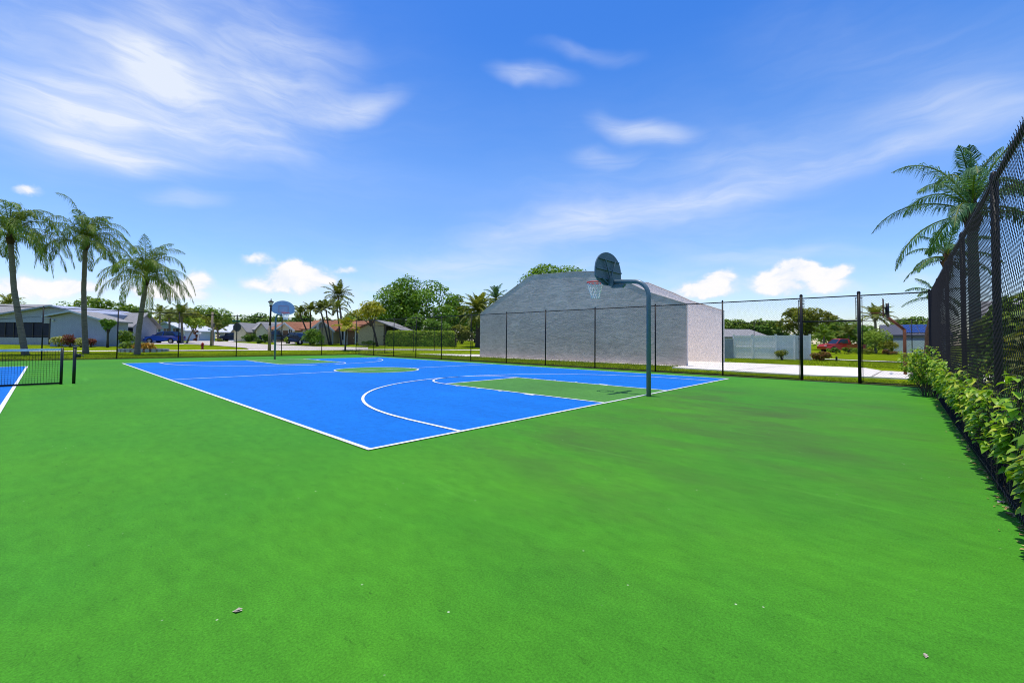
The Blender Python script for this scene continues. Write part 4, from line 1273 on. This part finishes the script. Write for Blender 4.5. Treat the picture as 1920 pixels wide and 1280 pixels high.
# pale house seen through the right fence
h = HF(1868, 27)
t = thing('pale_house', 'pale house glimpsed through the mesh of the right fence', 'house', h.b, -PI / 2)
part(walls_x(0, 12, 0, 7, 2.6, 4.3), 'wall', m_paleblue, t)
part(roof_x(0, 12, 0, 7, 2.6, 4.3, .5), 'roof', m_shingle, t)
window(t, 1.8, -.06, 1.6, 1.3, 1.2); window(t, 5.2, -.06, 1.6, 1.3, 1.2)

# white vinyl fence
a = gt(1357, 672.0); pts = [gt(1376, 671.5), gt(1411, 672.5), gt(1455, 673.7), gt(1490, 674.3), gt(1519, 675.2)]
t = thing('vinyl_fence', 'white vinyl privacy fence with capped posts', 'fence', pts[0], 0)
A0 = pts[0]
vh = hz(1450, 629, Zof(gt(1450, 673)))


def vpanel(p, q):
    d = (q - p); Lg = d.length; rz = math.atan2(d.y, d.x); c = (p + q) / 2 - A0
    pb = MB()
    nb = max(2, int(Lg / .2))
    for i in range(nb):
        f_ = (i + .5) / nb; pc = p.lerp(q, f_) - A0
        pb.box(pc.x, pc.y, vh / 2, Lg / nb - .006, .025, vh - .12, rz)
    o_ = pb.build('panel', m_vinyl, t)
    for z in (.08, vh * .5, vh - .06): MB().box(c.x, c.y, z, Lg - .1, .06, .13, rz).build('rail', m_vinyl, o_)


allp = pts + [pts[-1] + Vector((FW.x, FW.y, 0)).normalized() * 2.4]
for i in range(len(allp) - 1): vpanel(allp[i], allp[i + 1])
for p in allp:
    c = p - A0
    MB().box(c.x, c.y, vh / 2, .14, .14, vh + .1).prism([(c.x - .09, c.y - .09, vh + .05), (c.x + .09, c.y - .09, vh + .05), (c.x + .09, c.y + .09, vh + .05), (c.x - .09, c.y + .09, vh + .05)], (0, 0, .06)).build('post', m_vinyl, t)
q = pts[0] + Vector((-RT.x, -RT.y, 0)) * 2.2
t2 = thing('block_wall', 'grey block wall joining the vinyl fence to the white court wall', 'wall', pts[0], 0)
d = q - pts[0]; c = d / 2
MB().box(c.x, c.y, vh * .42, d.length - .2, .2, vh * .84, math.atan2(d.y, d.x)).build('masonry', m_greywall, t2)
MB().box(c.x, c.y, vh * .84 + .03, d.length - .2, .26, .06, math.atan2(d.y, d.x)).build('coping', m_white, t2)

# ------------------------------------------------------------------ vehicles


def car(label, loc, rz, paint, kind='suv', cat='car', name='parked_car', group='parked cars on the left street', panel=None):
    """length along x, nose at -x"""
    t = thing(name, label, cat, loc, rz, group)
    L_, Wd = (4.6, 1.85) if kind != 'pickup' else (5.4, 1.95)
    if kind == 'suv':
        low = [(-2.3, .35), (-2.32, .62), (-2.2, .86), (-1.15, 1.02), (-.95, 1.06), (1.55, 1.08), (2.25, 1.02), (2.3, .7), (2.26, .36)]
        gl = [(-.95, 1.05), (-.15, 1.55), (.2, 1.62), (1.45, 1.60), (2.1, 1.08)]
    elif kind == 'sedan':
        low = [(-2.25, .3), (-2.3, .55), (-2.15, .76), (-1.1, .92), (1.5, .95), (2.2, .9), (2.3, .6), (2.25, .32)]
        gl = [(-1.0, .92), (-.2, 1.38), (.2, 1.43), (.95, 1.40), (1.7, .95)]
    else:
        low = [(-2.7, .42), (-2.75, .75), (-2.6, 1.02), (-1.5, 1.14), (.55, 1.16), (.6, 1.1), (2.65, 1.1), (2.7, .7), (2.65, .45)]
        gl = [(-1.35, 1.14), (-.75, 1.72), (-.4, 1.78), (.35, 1.76), (.55, 1.16)]
    wx = (-1.42, 1.42) if kind != 'pickup' else (-1.75, 1.65); wr = .34 if kind != 'pickup' else .39
    # lower outline with wheel arches
    bot = []
    for cx in sorted(wx, reverse=True):
        for i in range(9):
            a = PI * i / 8; bot.append((cx + (wr + .07) * math.cos(a), max(.28, .34 + (wr + .05) * math.sin(a))))
    outl = low + bot
    import bmesh

    def loft(pts, w0, w1, zlo, zhi):
        mb = MB(); n = len(pts); base = 0
        for s in (-1, 1):
            for (x, z) in pts:
                f_ = (z - zlo) / (zhi - zlo); hw = (w0 + (w1 - w0) * max(0, min(1, f_))) / 2
                e = max(0, abs(x) - L_ / 2 + .5) * .28
                mb.v.append((x, s * (hw - e), z))
        mb.f.append(tuple(range(n))); mb.f.append(tuple(range(2 * n - 1, n - 1, -1))); mb.m += [0, 0]
        for i in range(n):
            j = (i + 1) % n; mb.f.append((i, n + i, n + j, j)); mb.m.append(0)
        return mb
    body = loft(outl, Wd, Wd * .94, .4, 1.1).build('body', paint, t)
    zg0, zg1 = gl[0][1], max(z for _, z in gl)
    loft(gl, Wd * .9, Wd * .68, zg0, zg1).build('cabin_glass', m_glass, t)
    roof = [(x, z) for x, z in gl[1:-1]]
    rp_ = roof + [(x, z + .05) for x, z in roof[::-1]]
    rfp = loft(rp_, Wd * .70, Wd * .66, zg1 - .1, zg1 + .05); rfp.build('roof_panel', paint, t)
    pl = MB()
    for s in (-1, 1):
        for (xa, za), (xb, zb) in ((gl[0], gl[1]), (gl[-2], gl[-1]), ((.3, zg0), (.3, zg1))):
            f = lambda z: s * (Wd * .9 + (Wd * .68 - Wd * .9) * (z - zg0) / (zg1 - zg0)) / 2
            pl.bar((xa, f(za) * 1.01, za), (xb, f(zb) * 1.01, zb), .045, 4)
    pl.build('roof_pillars', paint, t)
    for cx in wx:
        for s in (-1, 1):
            w_ = MB().tube([(cx, s * (Wd / 2 - .22), wr), (cx, s * (Wd / 2 - .01), wr)], wr, 18).build('wheel', m_tyre, t, False)
            MB().tube([(cx, s * (Wd / 2 - .02), wr), (cx, s * (Wd / 2 + .005), wr)], wr * .64, 14).build('rim', m_rimw, w_)
    zl = .75 if kind != 'pickup' else .88
    for s in (-1, 1):
        MB().box(-L_ / 2 + .06, s * Wd * .34, zl, .14, .3, .13).build('headlight', m_lens, t)
        MB().box(L_ / 2 - .06, s * Wd * .36, zl + .1, .1, .18, .26).build('tail_light', m_tail, t)
        MB().box(-.85, s * (Wd / 2 + .06), zg0 + .08, .14, .16, .12).build('wing_mirror', paint, t)
    MB().box(0, 0, .42, L_ * .8, Wd * .97, .10).build('sill_trim', m_tyre, t)
    if kind == 'pickup':
        MB().box(1.65, 0, 1.102, 1.9, Wd * .78, .01).build('bed_floor', m_tyre, t)
    if panel:
        MB().box(1.0, -Wd / 2 - .005, .85, 2.2, .02, .42).build('side_panel', panel, t)
    return t


GC = 'parked cars on the left street'
car('bright blue crossover parked side on beside the pale trunked palm', gp(309, 60), VIEW_RZ + .05, m_blue_car, 'suv')
car('blue sedan half hidden behind the third queen palm', gp(280, 66), VIEW_RZ + .1, m_blue_car, 'sedan')
car('silver car mostly hidden behind the blue crossover', gp(293, 71), VIEW_RZ, m_silver_car, 'sedan')
car('dark navy crossover in front of the white roofed house', gp(436, 80), VIEW_RZ + .15, m_navy_car, 'suv')
car('black pickup truck behind the far hoop pole', gp(522, 68), VIEW_RZ + .1, m_black_car, 'pickup', 'pickup truck')
car('navy crossover beside the round clipped bush', gp(562, 61), VIEW_RZ + PI - .5, m_navy_car, 'suv')
car('red pickup truck with an orange side seen through the gateway', gp(1578, 57), VIEW_RZ, m_red_car, 'pickup', 'pickup truck', 'parked_truck', None, m_orangep)

# ------------------------------------------------------------------ street furniture
b_ = gt(505, 657.3); Zd = Zof(b_)
t = thing('street_lamp', 'black lantern street lamp on a brown post behind the far hoop', 'street lamp', b_, VIEW_RZ)
Ht = hz(507, 563, Zd); ox = 2 * Zd / F
MB().tube([(0, 0, -.1), (0, 0, Ht * .5)], [.16, .12], 10).build('lower_post', m_wood, t, True)
MB().tube([(0, 0, Ht * .5), (.05, 0, Ht - .62)], [.10, .08], 10).build('upper_post', m_black, t, True)
MB().lathe([(.08, Ht - .64), (.2, Ht - .58), (.13, Ht - .5)], 8, (.05, 0, 0)).build('lamp_base', m_black, t)
MB().lathe([(.13, Ht - .5), (.24, Ht - .2), (.0, Ht - .19)], 8, (.05, 0, 0)).build('lamp_glass', m_lampglass, t)
MB().lathe([(.3, Ht - .2), (.25, Ht - .1), (.08, Ht - .02), (.03, Ht + .1), (.05, Ht + .16), (0, Ht + .2)], 8, (.05, 0, 0)).build('lamp_cap', m_black, t)
b_ = gt(379.5, 653.8); Zd = Zof(b_); s_ = hz(379.5, 641.5, Zd) / .75
t = thing('fire_hydrant', 'red fire hydrant on the grass by the footpath', 'fire hydrant', b_, VIEW_RZ)
t.scale = (s_,) * 3
MB().lathe([(.16, -.05), (.16, .04), (.11, .05), (.11, .48), (.14, .49), (.14, .53)], 12).build('barrel', m_hyd, t, True)
MB().lathe([(.13, .53), (.12, .62), (.07, .69), (.03, .71), (.03, .75), (0, .75)], 12).build('bonnet', m_hyd, t, True)
MB().tube([(-.2, 0, .38), (.2, 0, .38)], .055, 8).tube([(0, -.2, .36), (0, 0, .36)], .07, 8).build('nozzles', m_hyd, t)
b_ = gp(443.5, 42)
t = thing('stop_sign', 'octagonal road sign seen from its dull grey back', 'road sign', b_, VIEW_RZ)
zc = hz(444, 613.5, 42)
MB().tube([(0, .03, -.1), (0, .03, zc + .75)], .03, 8).build('post', m_signback, t)
MB().prism([(.42 * math.cos(PI / 8 + i * PI / 4) + .02, 0, zc + .42 * math.sin(PI / 8 + i * PI / 4)) for i in range(8)], (0, -.012, 0)).build('sign_plate', m_signback, t)
MB().box(-.1, .03, zc + .62, .85, .02, .17).build('street_name_plate', m_signg, t)
t = thing('timber_pole', 'pale timber utility pole by the side street', 'pole', gt(396, 648), VIEW_RZ)
Zd = Zof(t.location)
MB().tube([(0, 0, -.2), (.05, 0, hz(397, 585, Zd))], [.15, .11], 10).build('shaft', m_wood, t, True)
MB().lathe([(.0, .0), (.22, .02), (.25, .22), (0, .35)], 10, (-.05, -.2, hz(396, 620, Zd))).build('lamp_head', m_lampglass, t)
t = thing('sign_post', 'thin post just right of the timber pole', 'post', gt(399.8, 647.6), VIEW_RZ)
MB().tube([(0, 0, -.2), (0, 0, 2.9)], .05, 8).build('shaft', m_wood, t, True)
MB().box(0, -.06, 2.6, .3, .02, .45).build('sign_plate', m_signback, t)
t = thing('mailbox', 'white mailbox on a post across the side street', 'mailbox', gp(371.5, 72), VIEW_RZ)
MB().box(0, 0, .6, .12, .12, 1.3).build('post', m_white, t)
MB().prism([(-.3, -.15, 1.15), (.3, -.15, 1.15), (.3, -.15, 1.35), (.2, -.15, 1.5), (-.2, -.15, 1.5), (-.3, -.15, 1.35)], (0, .45, 0)).build('box', m_white, t)
t = thing('bollard', 'short dark marker post on the right footpath', 'bollard', gt(1568.5, 676), VIEW_RZ)
MB().tube([(0, 0, -.1), (0, 0, .26)], .07, 8).lathe([(.08, .26), (.06, .32), (0, .34)], 8).build('shaft', m_black, t)

# ------------------------------------------------------------------ plants on the right fence


def vine(name, label, x0, x1, n, zmax, out, seed, zmin=.33, ls=.74, ycen=YR + .02):
    rr = random.Random(seed)
    base = Vector(((x0 + x1) / 2, ycen, 0))
    t = thing(name, label, 'shrub', base, 0, 'leafy shrubs growing through the right fence')
    st, lv = MB(), MB()
    ns = max(5, int((x1 - x0) * 16))
    for i in range(ns):
        x = rr.uniform(x0, x1) - base.x; h = zmax * rr.uniform(.45, 1.05)
        p = Vector((x, rr.uniform(-.3, -.05), 0)); pts = [p.copy()]
        d = Vector((rr.gauss(0, .25), rr.uniform(.0, .35), 1)).normalized()
        m_ = 7
        for q in range(m_):
            d = (d + Vector((rr.gauss(0, .28), rr.gauss(.02, .16), .1 - .02 * q))).normalized()
            p = p + d * h / m_; p.y = min(p.y, out)
            pts.append(p.copy())
        st.tube(pts, [.009 - .0008 * q for q in range(m_ + 1)], 5)
        k = int(n / ns)
        for _ in range(k):
            f_ = rr.uniform(max(.12, zmin / zmax), 1) ** .75; q = f_ * m_; i0 = min(m_ - 1, int(q))
            c = pts[i0].lerp(pts[i0 + 1], q - i0)
            if c.z < zmin * rr.uniform(.75, 1.3): continue
            az = rr.uniform(-.6, PI + .6); L_ = rr.uniform(.055, .12) * ls * (1.15 if f_ > .7 else 1)
            v = Vector((math.cos(az), math.sin(az), rr.uniform(-.55, .35))).normalized()
            sd = v.cross(Vector((0, 0, 1))).normalized(); up_ = sd.cross(v)
            a = c + v * .035
            w = L_ * rr.uniform(.32, .45); dr = Vector((0, 0, -1))
            m1 = a + v * L_ * .35; m2 = a + v * L_ * .72 + dr * L_ * .12; tip = a + v * L_ * 1.02 + dr * L_ * .34
            fold = up_ * w * .35
            n0 = len(lv.v)
            lv.v += [tuple(a), tuple(m1 - sd * w + fold), tuple(m1), tuple(m1 + sd * w + fold), tuple(m2 - sd * w * .7 + fold * .6), tuple(m2), tuple(m2 + sd * w * .7 + fold * .6), tuple(tip)]
            for f in ((0, 2, 1), (0, 3, 2), (1, 2, 5, 4), (2, 3, 6, 5), (4, 5, 7), (5, 6, 7)):
                lv.f.append(tuple(n0 + z for z in f)); lv.m.append(0)
            st.bar(c, a, .003, 3)
    st.build('stem', m_bark_dark, t); lv.build('leaves', LF_VINE, t, smooth=True, fix=False)
    return t


vine('leafy_shrub', 'bushy yellow green shrub spilling out at the far fence corner', 13.0, 16.0, 2300, 1.4, .5, 1, ycen=YR + .35)
vine('leafy_shrub', 'leafy shrub next after the corner clump on the right fence', 10.0, 13.2, 2300, 1.35, .12, 2)
vine('leafy_shrub', 'leafy shrub at the middle of the right fence', 7.2, 10.1, 2000, 1.3, .08, 3)
vine('leafy_shrub', 'leafy shrub between the middle clump and the large foreground shrub', 5.2, 7.3, 1250, 1.25, .05, 4)
vine('leafy_shrub', 'large leaved shrub in the foreground reaching the right picture edge', 3.3, 5.3, 1200, 1.3, .04, 5)
vine('leafy_shrub', 'nearest fresh green shrub cut by the right picture edge', 1.4, 3.4, 1100, 1.2, .03, 6)
# shrubs and trees that fill the view behind the right fence
for i, (x, y, h_, w_, lf, lab) in enumerate((
        (5.2, -6.75, 2.2, 1.5, LF_DARK, 'dark shrub behind the nearest right fence bay'), (7.4, -6.8, 2.4, 1.6, LF_OLIVE, 'olive shrub behind the second right fence bay'),
        (9.6, -6.85, 2.7, 1.7, LF_MID, 'green shrub behind the third right fence bay'), (11.8, -6.9, 2.3, 1.7, LF_DARK, 'dark low shrub behind the fourth right fence bay'),
        (14.4, -7.1, 2.6, 1.9, LF_OLIVE, 'olive shrub behind the last right fence bay'), (17.6, -7.6, 2.2, 2.0, LF_LIME, 'yellow shrub behind the right fence corner'),
        (16.0, -8.6, 3.6, 2.4, LF_DARK, 'dark tree close behind the last right fence bay'), (21.5, -9.6, 3.6, 2.8, LF_MID, 'green tree beyond the right fence corner'),
        (26, -10.4, 4.4, 3.6, LF_DARK, 'taller dark tree well beyond the right fence corner'), (31, -11.8, 4.6, 4.0, LF_MID, 'farthest tree in line with the right fence'))):
    t = thing('screening_shrub', lab, 'shrub', (x, y, 0), R.uniform(0, 6), 'shrubs behind the right fence')
    bl = crown_blobs(w_, w_ * .8, h_ - .3, .2, 14, .22 * w_, .36 * w_); mb = MB(); foliage(mb, bl, 2600, .075 + .012 * w_); mb.build('leaves', lf, t, fix=False)
    s2 = MB()
    for b2 in bl[:7]: s2.tube([(b2[0] * .2, b2[1] * .2, -.1), (b2[0] * .6, b2[1] * .6, b2[2] * .55), b2[:3]], [.06, .04, .015], 6)
    s2.build('stem', m_bark_dark, t)

# leaf litter
m_palelitter = pm('bleached_leaf', (.50, .44, .34), (.38, .32, .24), rough=.8, scale=20)
db = MB(); rr = random.Random(5)


def dead(mb, x, y, z, L_, az, tilt=.2):
    v = Vector((math.cos(az), math.sin(az), 0)); s = Vector((-v.y, v.x, 0)); c = Vector((x, y, z)); w = L_ * .32
    mb.face([c - v * L_ / 2, c + s * w + Vector((0, 0, L_ * tilt)), c + v * L_ / 2 + Vector((0, 0, L_ * tilt * .6)), c - s * w + Vector((0, 0, L_ * tilt * 1.2))])


for _ in range(1700):
    side_ = rr.random() < .72
    dead(db, rr.uniform(1, 16), YR - abs(rr.gauss(0, .14)) if side_ else YR + abs(rr.gauss(0, .055)), .035 + rr.uniform(0, .04) if side_ else .008, rr.uniform(.02, .055), rr.uniform(0, 6.3), rr.uniform(.03, .22))
tag(db.build('litter', LF_DEAD, fix=False), 'dry brown leaf litter along the foot of the right fence', 'leaf litter', kind='stuff')
for (x, y, L_, az, lab) in ((445, 1145, .05, .1, 'pale curled dry leaf in the left foreground of the green court'), (1736, 1229, .03, .8, 'small cream leaf scrap near the lower right corner'),
                            (1822, 826, .10, 1.0, 'brown leaf lying near the right fence foot'), (1829, 845, .10, .4, 'tan leaf just below the brown leaf by the fence'),
                            (1876, 941, .07, .2, 'white paper like scrap beside the right fence'), (1838, 789, .08, .6, 'dry yellow leaf tucked under the fence shrubs'), (1895, 965, .09, 1.3, 'crumpled pinkish leaf at the fence foot near the edge')):
    d = ray(x, y); p = CAM + d * ((.004 - CAM.z) / d.z)
    q = MB(); dead(q, 0, 0, 0, L_, az + VIEW_RZ, .10); dead(q, L_ * .1, L_ * .05, .002, L_ * .8, az + .3 + VIEW_RZ, .16)
    o = q.build('fallen_leaf', m_palelitter if ('pale' in lab or 'white' in lab or 'cream' in lab) else LF_DEAD, fix=False); o.location = p
    tag(o, lab, 'leaf', 'fallen leaves on the court')

# ------------------------------------------------------------------ sky and sun
SUN = Vector((-.055, .078, 1)).normalized()
sd = bpy.data.lights.new('sun', 'SUN'); sd.energy = 4.2; sd.angle = math.radians(.53); sd.color = (1, .965, .90)
so = bpy.data.objects.new('sun', sd); col.objects.link(so)
so.rotation_euler = (-SUN).to_track_quat('-Z', 'Y').to_euler(); so.location = (0, 0, 60)
w = bpy.data.worlds.new('World'); sc.world = w; w.use_nodes = True
nt = w.node_tree; N, L = nt.nodes, nt.links
for n in list(N): N.remove(n)
outw = N.new('ShaderNodeOutputWorld')
sky = N.new('ShaderNodeTexSky'); sky.sky_type = 'NISHITA'; sky.sun_disc = False
sky.sun_elevation = math.asin(SUN.z); sky.sun_rotation = math.atan2(SUN.x, SUN.y)
sky.air_density = 1.0; sky.dust_density = .35; sky.ozone_density = 2.0; sky.altitude = 0
hs = N.new('ShaderNodeHueSaturation'); hs.inputs['Saturation'].default_value = 1.42; hs.inputs['Hue'].default_value = .514; hs.inputs['Value'].default_value = 1.38
L.new(sky.outputs[0], hs.inputs['Color'])
gm = N.new('ShaderNodeMix'); gm.data_type = 'RGBA'; gm.blend_type = 'MULTIPLY'; gm.inputs[0].default_value = 1.0
bg1 = N.new('ShaderNodeBackground'); bg1.inputs['Strength'].default_value = .15
L.new(hs.outputs[0], gm.inputs[6]); L.new(gm.outputs[2], bg1.inputs['Color'])
bg2 = N.new('ShaderNodeBackground'); bg2.inputs['Strength'].default_value = 1.0; bg2.inputs['Color'].default_value = (.86, .90, .98, 1)
mixs = N.new('ShaderNodeMixShader')
L.new(bg1.outputs[0], mixs.inputs[1]); L.new(bg2.outputs[0], mixs.inputs[2]); L.new(mixs.outputs[0], outw.inputs['Surface'])
tc = N.new('ShaderNodeTexCoord')
sp = N.new('ShaderNodeSeparateXYZ'); L.new(tc.outputs['Generated'], sp.inputs[0])


def mth(op, a, b_=None, clamp=False):
    n = N.new('ShaderNodeMath'); n.operation = op; n.use_clamp = clamp
    for i, v in enumerate((a, b_)):
        if v is None: continue
        if isinstance(v, (int, float)): n.inputs[i].default_value = v
        else: L.new(v, n.inputs[i])
    return n.outputs[0]


az_ = mth('ARCTAN2', sp.outputs[0], sp.outputs[1]); el_ = mth('ARCSINE', sp.outputs[2])
cb = N.new('ShaderNodeCombineXYZ'); L.new(az_, cb.inputs[0]); L.new(el_, cb.inputs[1])


def azel(x, y):
    d = ray(x, y).normalized(); return math.atan2(d.x, d.y), math.asin(d.z)


def wnoise(scale, detail, stretch=(1, 1, 1), rot=0.0, rough=.55, dist=0.0, vec=None):
    mp = N.new('ShaderNodeMapping'); mp.inputs['Scale'].default_value = stretch; mp.inputs['Rotation'].default_value = (0, 0, rot)
    L.new(vec or cb.outputs[0], mp.inputs[0])
    n = N.new('ShaderNodeTexNoise'); n.inputs['Scale'].default_value = scale; n.inputs['Detail'].default_value = detail
    n.inputs['Roughness'].default_value = rough; n.inputs['Distortion'].default_value = dist
    L.new(mp.outputs[0], n.inputs['Vector']); return n


def warped(scale, amt, detail=3):
    n = wnoise(scale, detail)
    s = N.new('ShaderNodeVectorMath'); s.operation = 'SUBTRACT'; s.inputs[1].default_value = (.5, .5, .5); L.new(n.outputs['Color'], s.inputs[0])
    m_ = N.new('ShaderNodeVectorMath'); m_.operation = 'SCALE'; m_.inputs['Scale'].default_value = amt; L.new(s.outputs[0], m_.inputs[0])
    a = N.new('ShaderNodeVectorMath'); a.operation = 'ADD'; L.new(cb.outputs[0], a.inputs[0]); L.new(m_.outputs[0], a.inputs[1])
    return a.outputs[0]


gr_ = N.new('ShaderNodeValToRGB'); ge = gr_.color_ramp.elements
ge[0].position = 0; ge[0].color = (.78, .74, .88, 1); ge[1].position = .62; ge[1].color = (1.35, 1.10, 1.03, 1)
for p_, c_ in ((.17, (1.0, .97, .97, 1)), (.36, (1.85, 1.26, 1.03, 1))):
    q_ = ge.new(p_); q_.color = c_
L.new(mth('MULTIPLY', el_, 1.0, True), gr_.inputs[0]); L.new(gr_.outputs[0], gm.inputs[7])
wc = warped(4, .09); wf = warped(16, .05, 5)


def mrange(x, a, b_, c, d, smooth=True):
    r = N.new('ShaderNodeMapRange'); r.interpolation_type = 'SMOOTHSTEP' if smooth else 'LINEAR'
    for i, v in enumerate((a, b_, c, d)): r.inputs[i + 1].default_value = v
    L.new(x, r.inputs[0]); return r.outputs[0]


def blob(px, py, rx, ry, rot, amp, vec, soft=0.0):
    a, e = azel(px, py); a2, e2 = azel(px + 20, py); a3, e3 = azel(px, py - 20)
    sx = math.hypot(a2 - a, e2 - e) / 20; sy = math.hypot(a3 - a, e3 - e) / 20
    mp = N.new('ShaderNodeMapping'); mp.vector_type = 'TEXTURE'
    mp.inputs['Location'].default_value = (a, e, 0); mp.inputs['Rotation'].default_value = (0, 0, math.radians(rot)); mp.inputs['Scale'].default_value = (rx * sx, ry * sy, 1)
    L.new(vec, mp.inputs[0])
    ln_ = N.new('ShaderNodeVectorMath'); ln_.operation = 'LENGTH'; L.new(mp.outputs[0], ln_.inputs[0])
    return mrange(ln_.outputs['Value'], 1.0, soft, 0, amp)


def total(lst):
    s = lst[0]
    for q in lst[1:]: s = mth('ADD', s, q)
    return s


# high thin cirrus: (pixel centre, half size, turn, amount)
cir = [(-40, 165, 430, 250, 52, .62), (300, 205, 580, 290, 36, .42), (30, 258, 370, 322, 20, .5), (130, 296, 400, 312, 30, .38), (340, 0, 205, 115, 60, .38), (70, 45, 310, 88, 28, .28),
       (220, 95, 345, 155, 42, .42), (250, 118, 430, 180, 32, .3), (330, 128, 690, 206, 38, .42), (590, 214, 765, 180, 24, .45), (20, 110, 680, 150, 150, .34), (400, 10, 680, 100, 80, .26), (-60, 220, 330, 285, 70, .3), (-100, 60, 300, 160, 90, .2),
       (285, 374, 430, 380, 14, .36), (925, 145, 1070, 150, 17, .5), (1115, 224, 1300, 247, 21, .5), (1065, 296, 1195, 288, 18, .4), (1010, 95, 1185, 101, 13, .25),
       (860, 458, 1260, 392, 36, .42), (1180, 406, 1580, 318, 27, .38), (1480, 338, 1960, 190, 24, .40), (1230, 335, 1920, 190, 62, .18), (1580, 224, 1930, 165, 27, .24), (900, 440, 1500, 340, 80, .14),
       (1290, 494, 1620, 468, 13, .3), (680, 502, 980, 490, 20, .26), (1350, 60, 1900, 100, 90, .10), (0, 560, 1920, 560, 80, .32), (-200, 200, 900, 200, 240, .15), (500, 440, 2000, 320, 200, .08)]


def streak(x0, y0, x1, y1, wd, amp, vec):
    a0, e0 = azel(x0, y0); a1, e1 = azel(x1, y1)
    xm, ym = (x0 + x1) / 2, (y0 + y1) / 2
    a2, e2 = azel(xm, ym - wd); am, em = azel(xm, ym)
    L2 = math.hypot(a1 - a0, e1 - e0) / 2 * 1.25; W2 = abs(e2 - em) * 1.6
    mp = N.new('ShaderNodeMapping'); mp.vector_type = 'TEXTURE'
    mp.inputs['Location'].default_value = (am, em, 0); mp.inputs['Rotation'].default_value = (0, 0, math.atan2(e1 - e0, a1 - a0)); mp.inputs['Scale'].default_value = (L2, W2, 1)
    L.new(vec, mp.inputs[0])
    ln_ = N.new('ShaderNodeVectorMath'); ln_.operation = 'LENGTH'; L.new(mp.outputs[0], ln_.inputs[0])
    return mrange(ln_.outputs['Value'], 1.15, 0, 0, amp)


cirm = total([streak(*c[:5], c[5] * 1.15, wc) for c in cir])
fib = wnoise(5, 8, (.5, 2.0, 1), -.12, .55, .5, wc)
cirm = mth('MULTIPLY', cirm, mrange(fib.outputs['Fac'], .25, .72, .42, 1.15))
fib2 = wnoise(13, 8, (.4, 2.4, 1), .1, .62, .8, wc)
cirm = mth('MULTIPLY', cirm, mrange(fib2.outputs['Fac'], .3, .7, .7, 1.15))
# fair-weather cumulus low over the horizon
cum = [(560, 520, 120, 46, 0, .55), (1500, 525, 130, 42, 0, .45), (1345, 535, 90, 36, 0, .45), (90, 540, 200, 44, 0, .45), (330, 550, 220, 40, 0, .4), (555, 508, 62, 32, 0, 1.2), (520, 530, 90, 28, 0, .9), (478, 484, 52, 14, 0, .7), (600, 515, 55, 26, 0, .8), (650, 508, 24, 10, 0, .6), (52, 357, 48, 13, 0, .75),
       (1345, 520, 48, 28, 18, 1.1), (1310, 545, 80, 22, 0, .9), (1500, 505, 62, 24, 0, 1.25), (1565, 508, 48, 18, 0, 1.1), (1450, 530, 70, 28, 0, .95), (1510, 540, 150, 24, 0, .7),
       (60, 545, 130, 34, 0, .8), (150, 535, 60, 22, 0, .7), (370, 525, 50, 24, 0, .75), (300, 545, 160, 28, 0, .55), (760, 545, 200, 26, 0, .35), (1700, 520, 120, 26, 0, .3)]
cumm = total([blob(*c, wf, .15) for c in cum])
pf = wnoise(13, 7, (1, 1.5, 1), 0, .6, .4)
cumm = mth('MULTIPLY', cumm, mrange(pf.outputs['Fac'], .28, .62, .35, 1.25))
cumd = mrange(cumm, .05, 1.0, 0, .93)
dens = mth('ADD', mth('MULTIPLY', cirm, .95), cumd, True)
L.new(mth('MINIMUM', dens, .97), mixs.inputs[0])
# cumulus are whiter than cirrus; their undersides a little greyer
cr_ = N.new('ShaderNodeMix'); cr_.data_type = 'RGBA'
cr_.inputs[6].default_value = (.80, .87, 1.0, 1); cr_.inputs[7].default_value = (1.02, 1.0, .99, 1)
L.new(mth('MULTIPLY', mrange(cumm, .3, .95, 0, 1), mrange(pf.outputs['Fac'], .36, .56, .35, 1)), cr_.inputs[0]); L.new(cr_.outputs[2], bg2.inputs['Color'])

sc.cycles.filter_width = 1.05
sc.cycles.max_bounces = 8
sc.cycles.transparent_max_bounces = 12
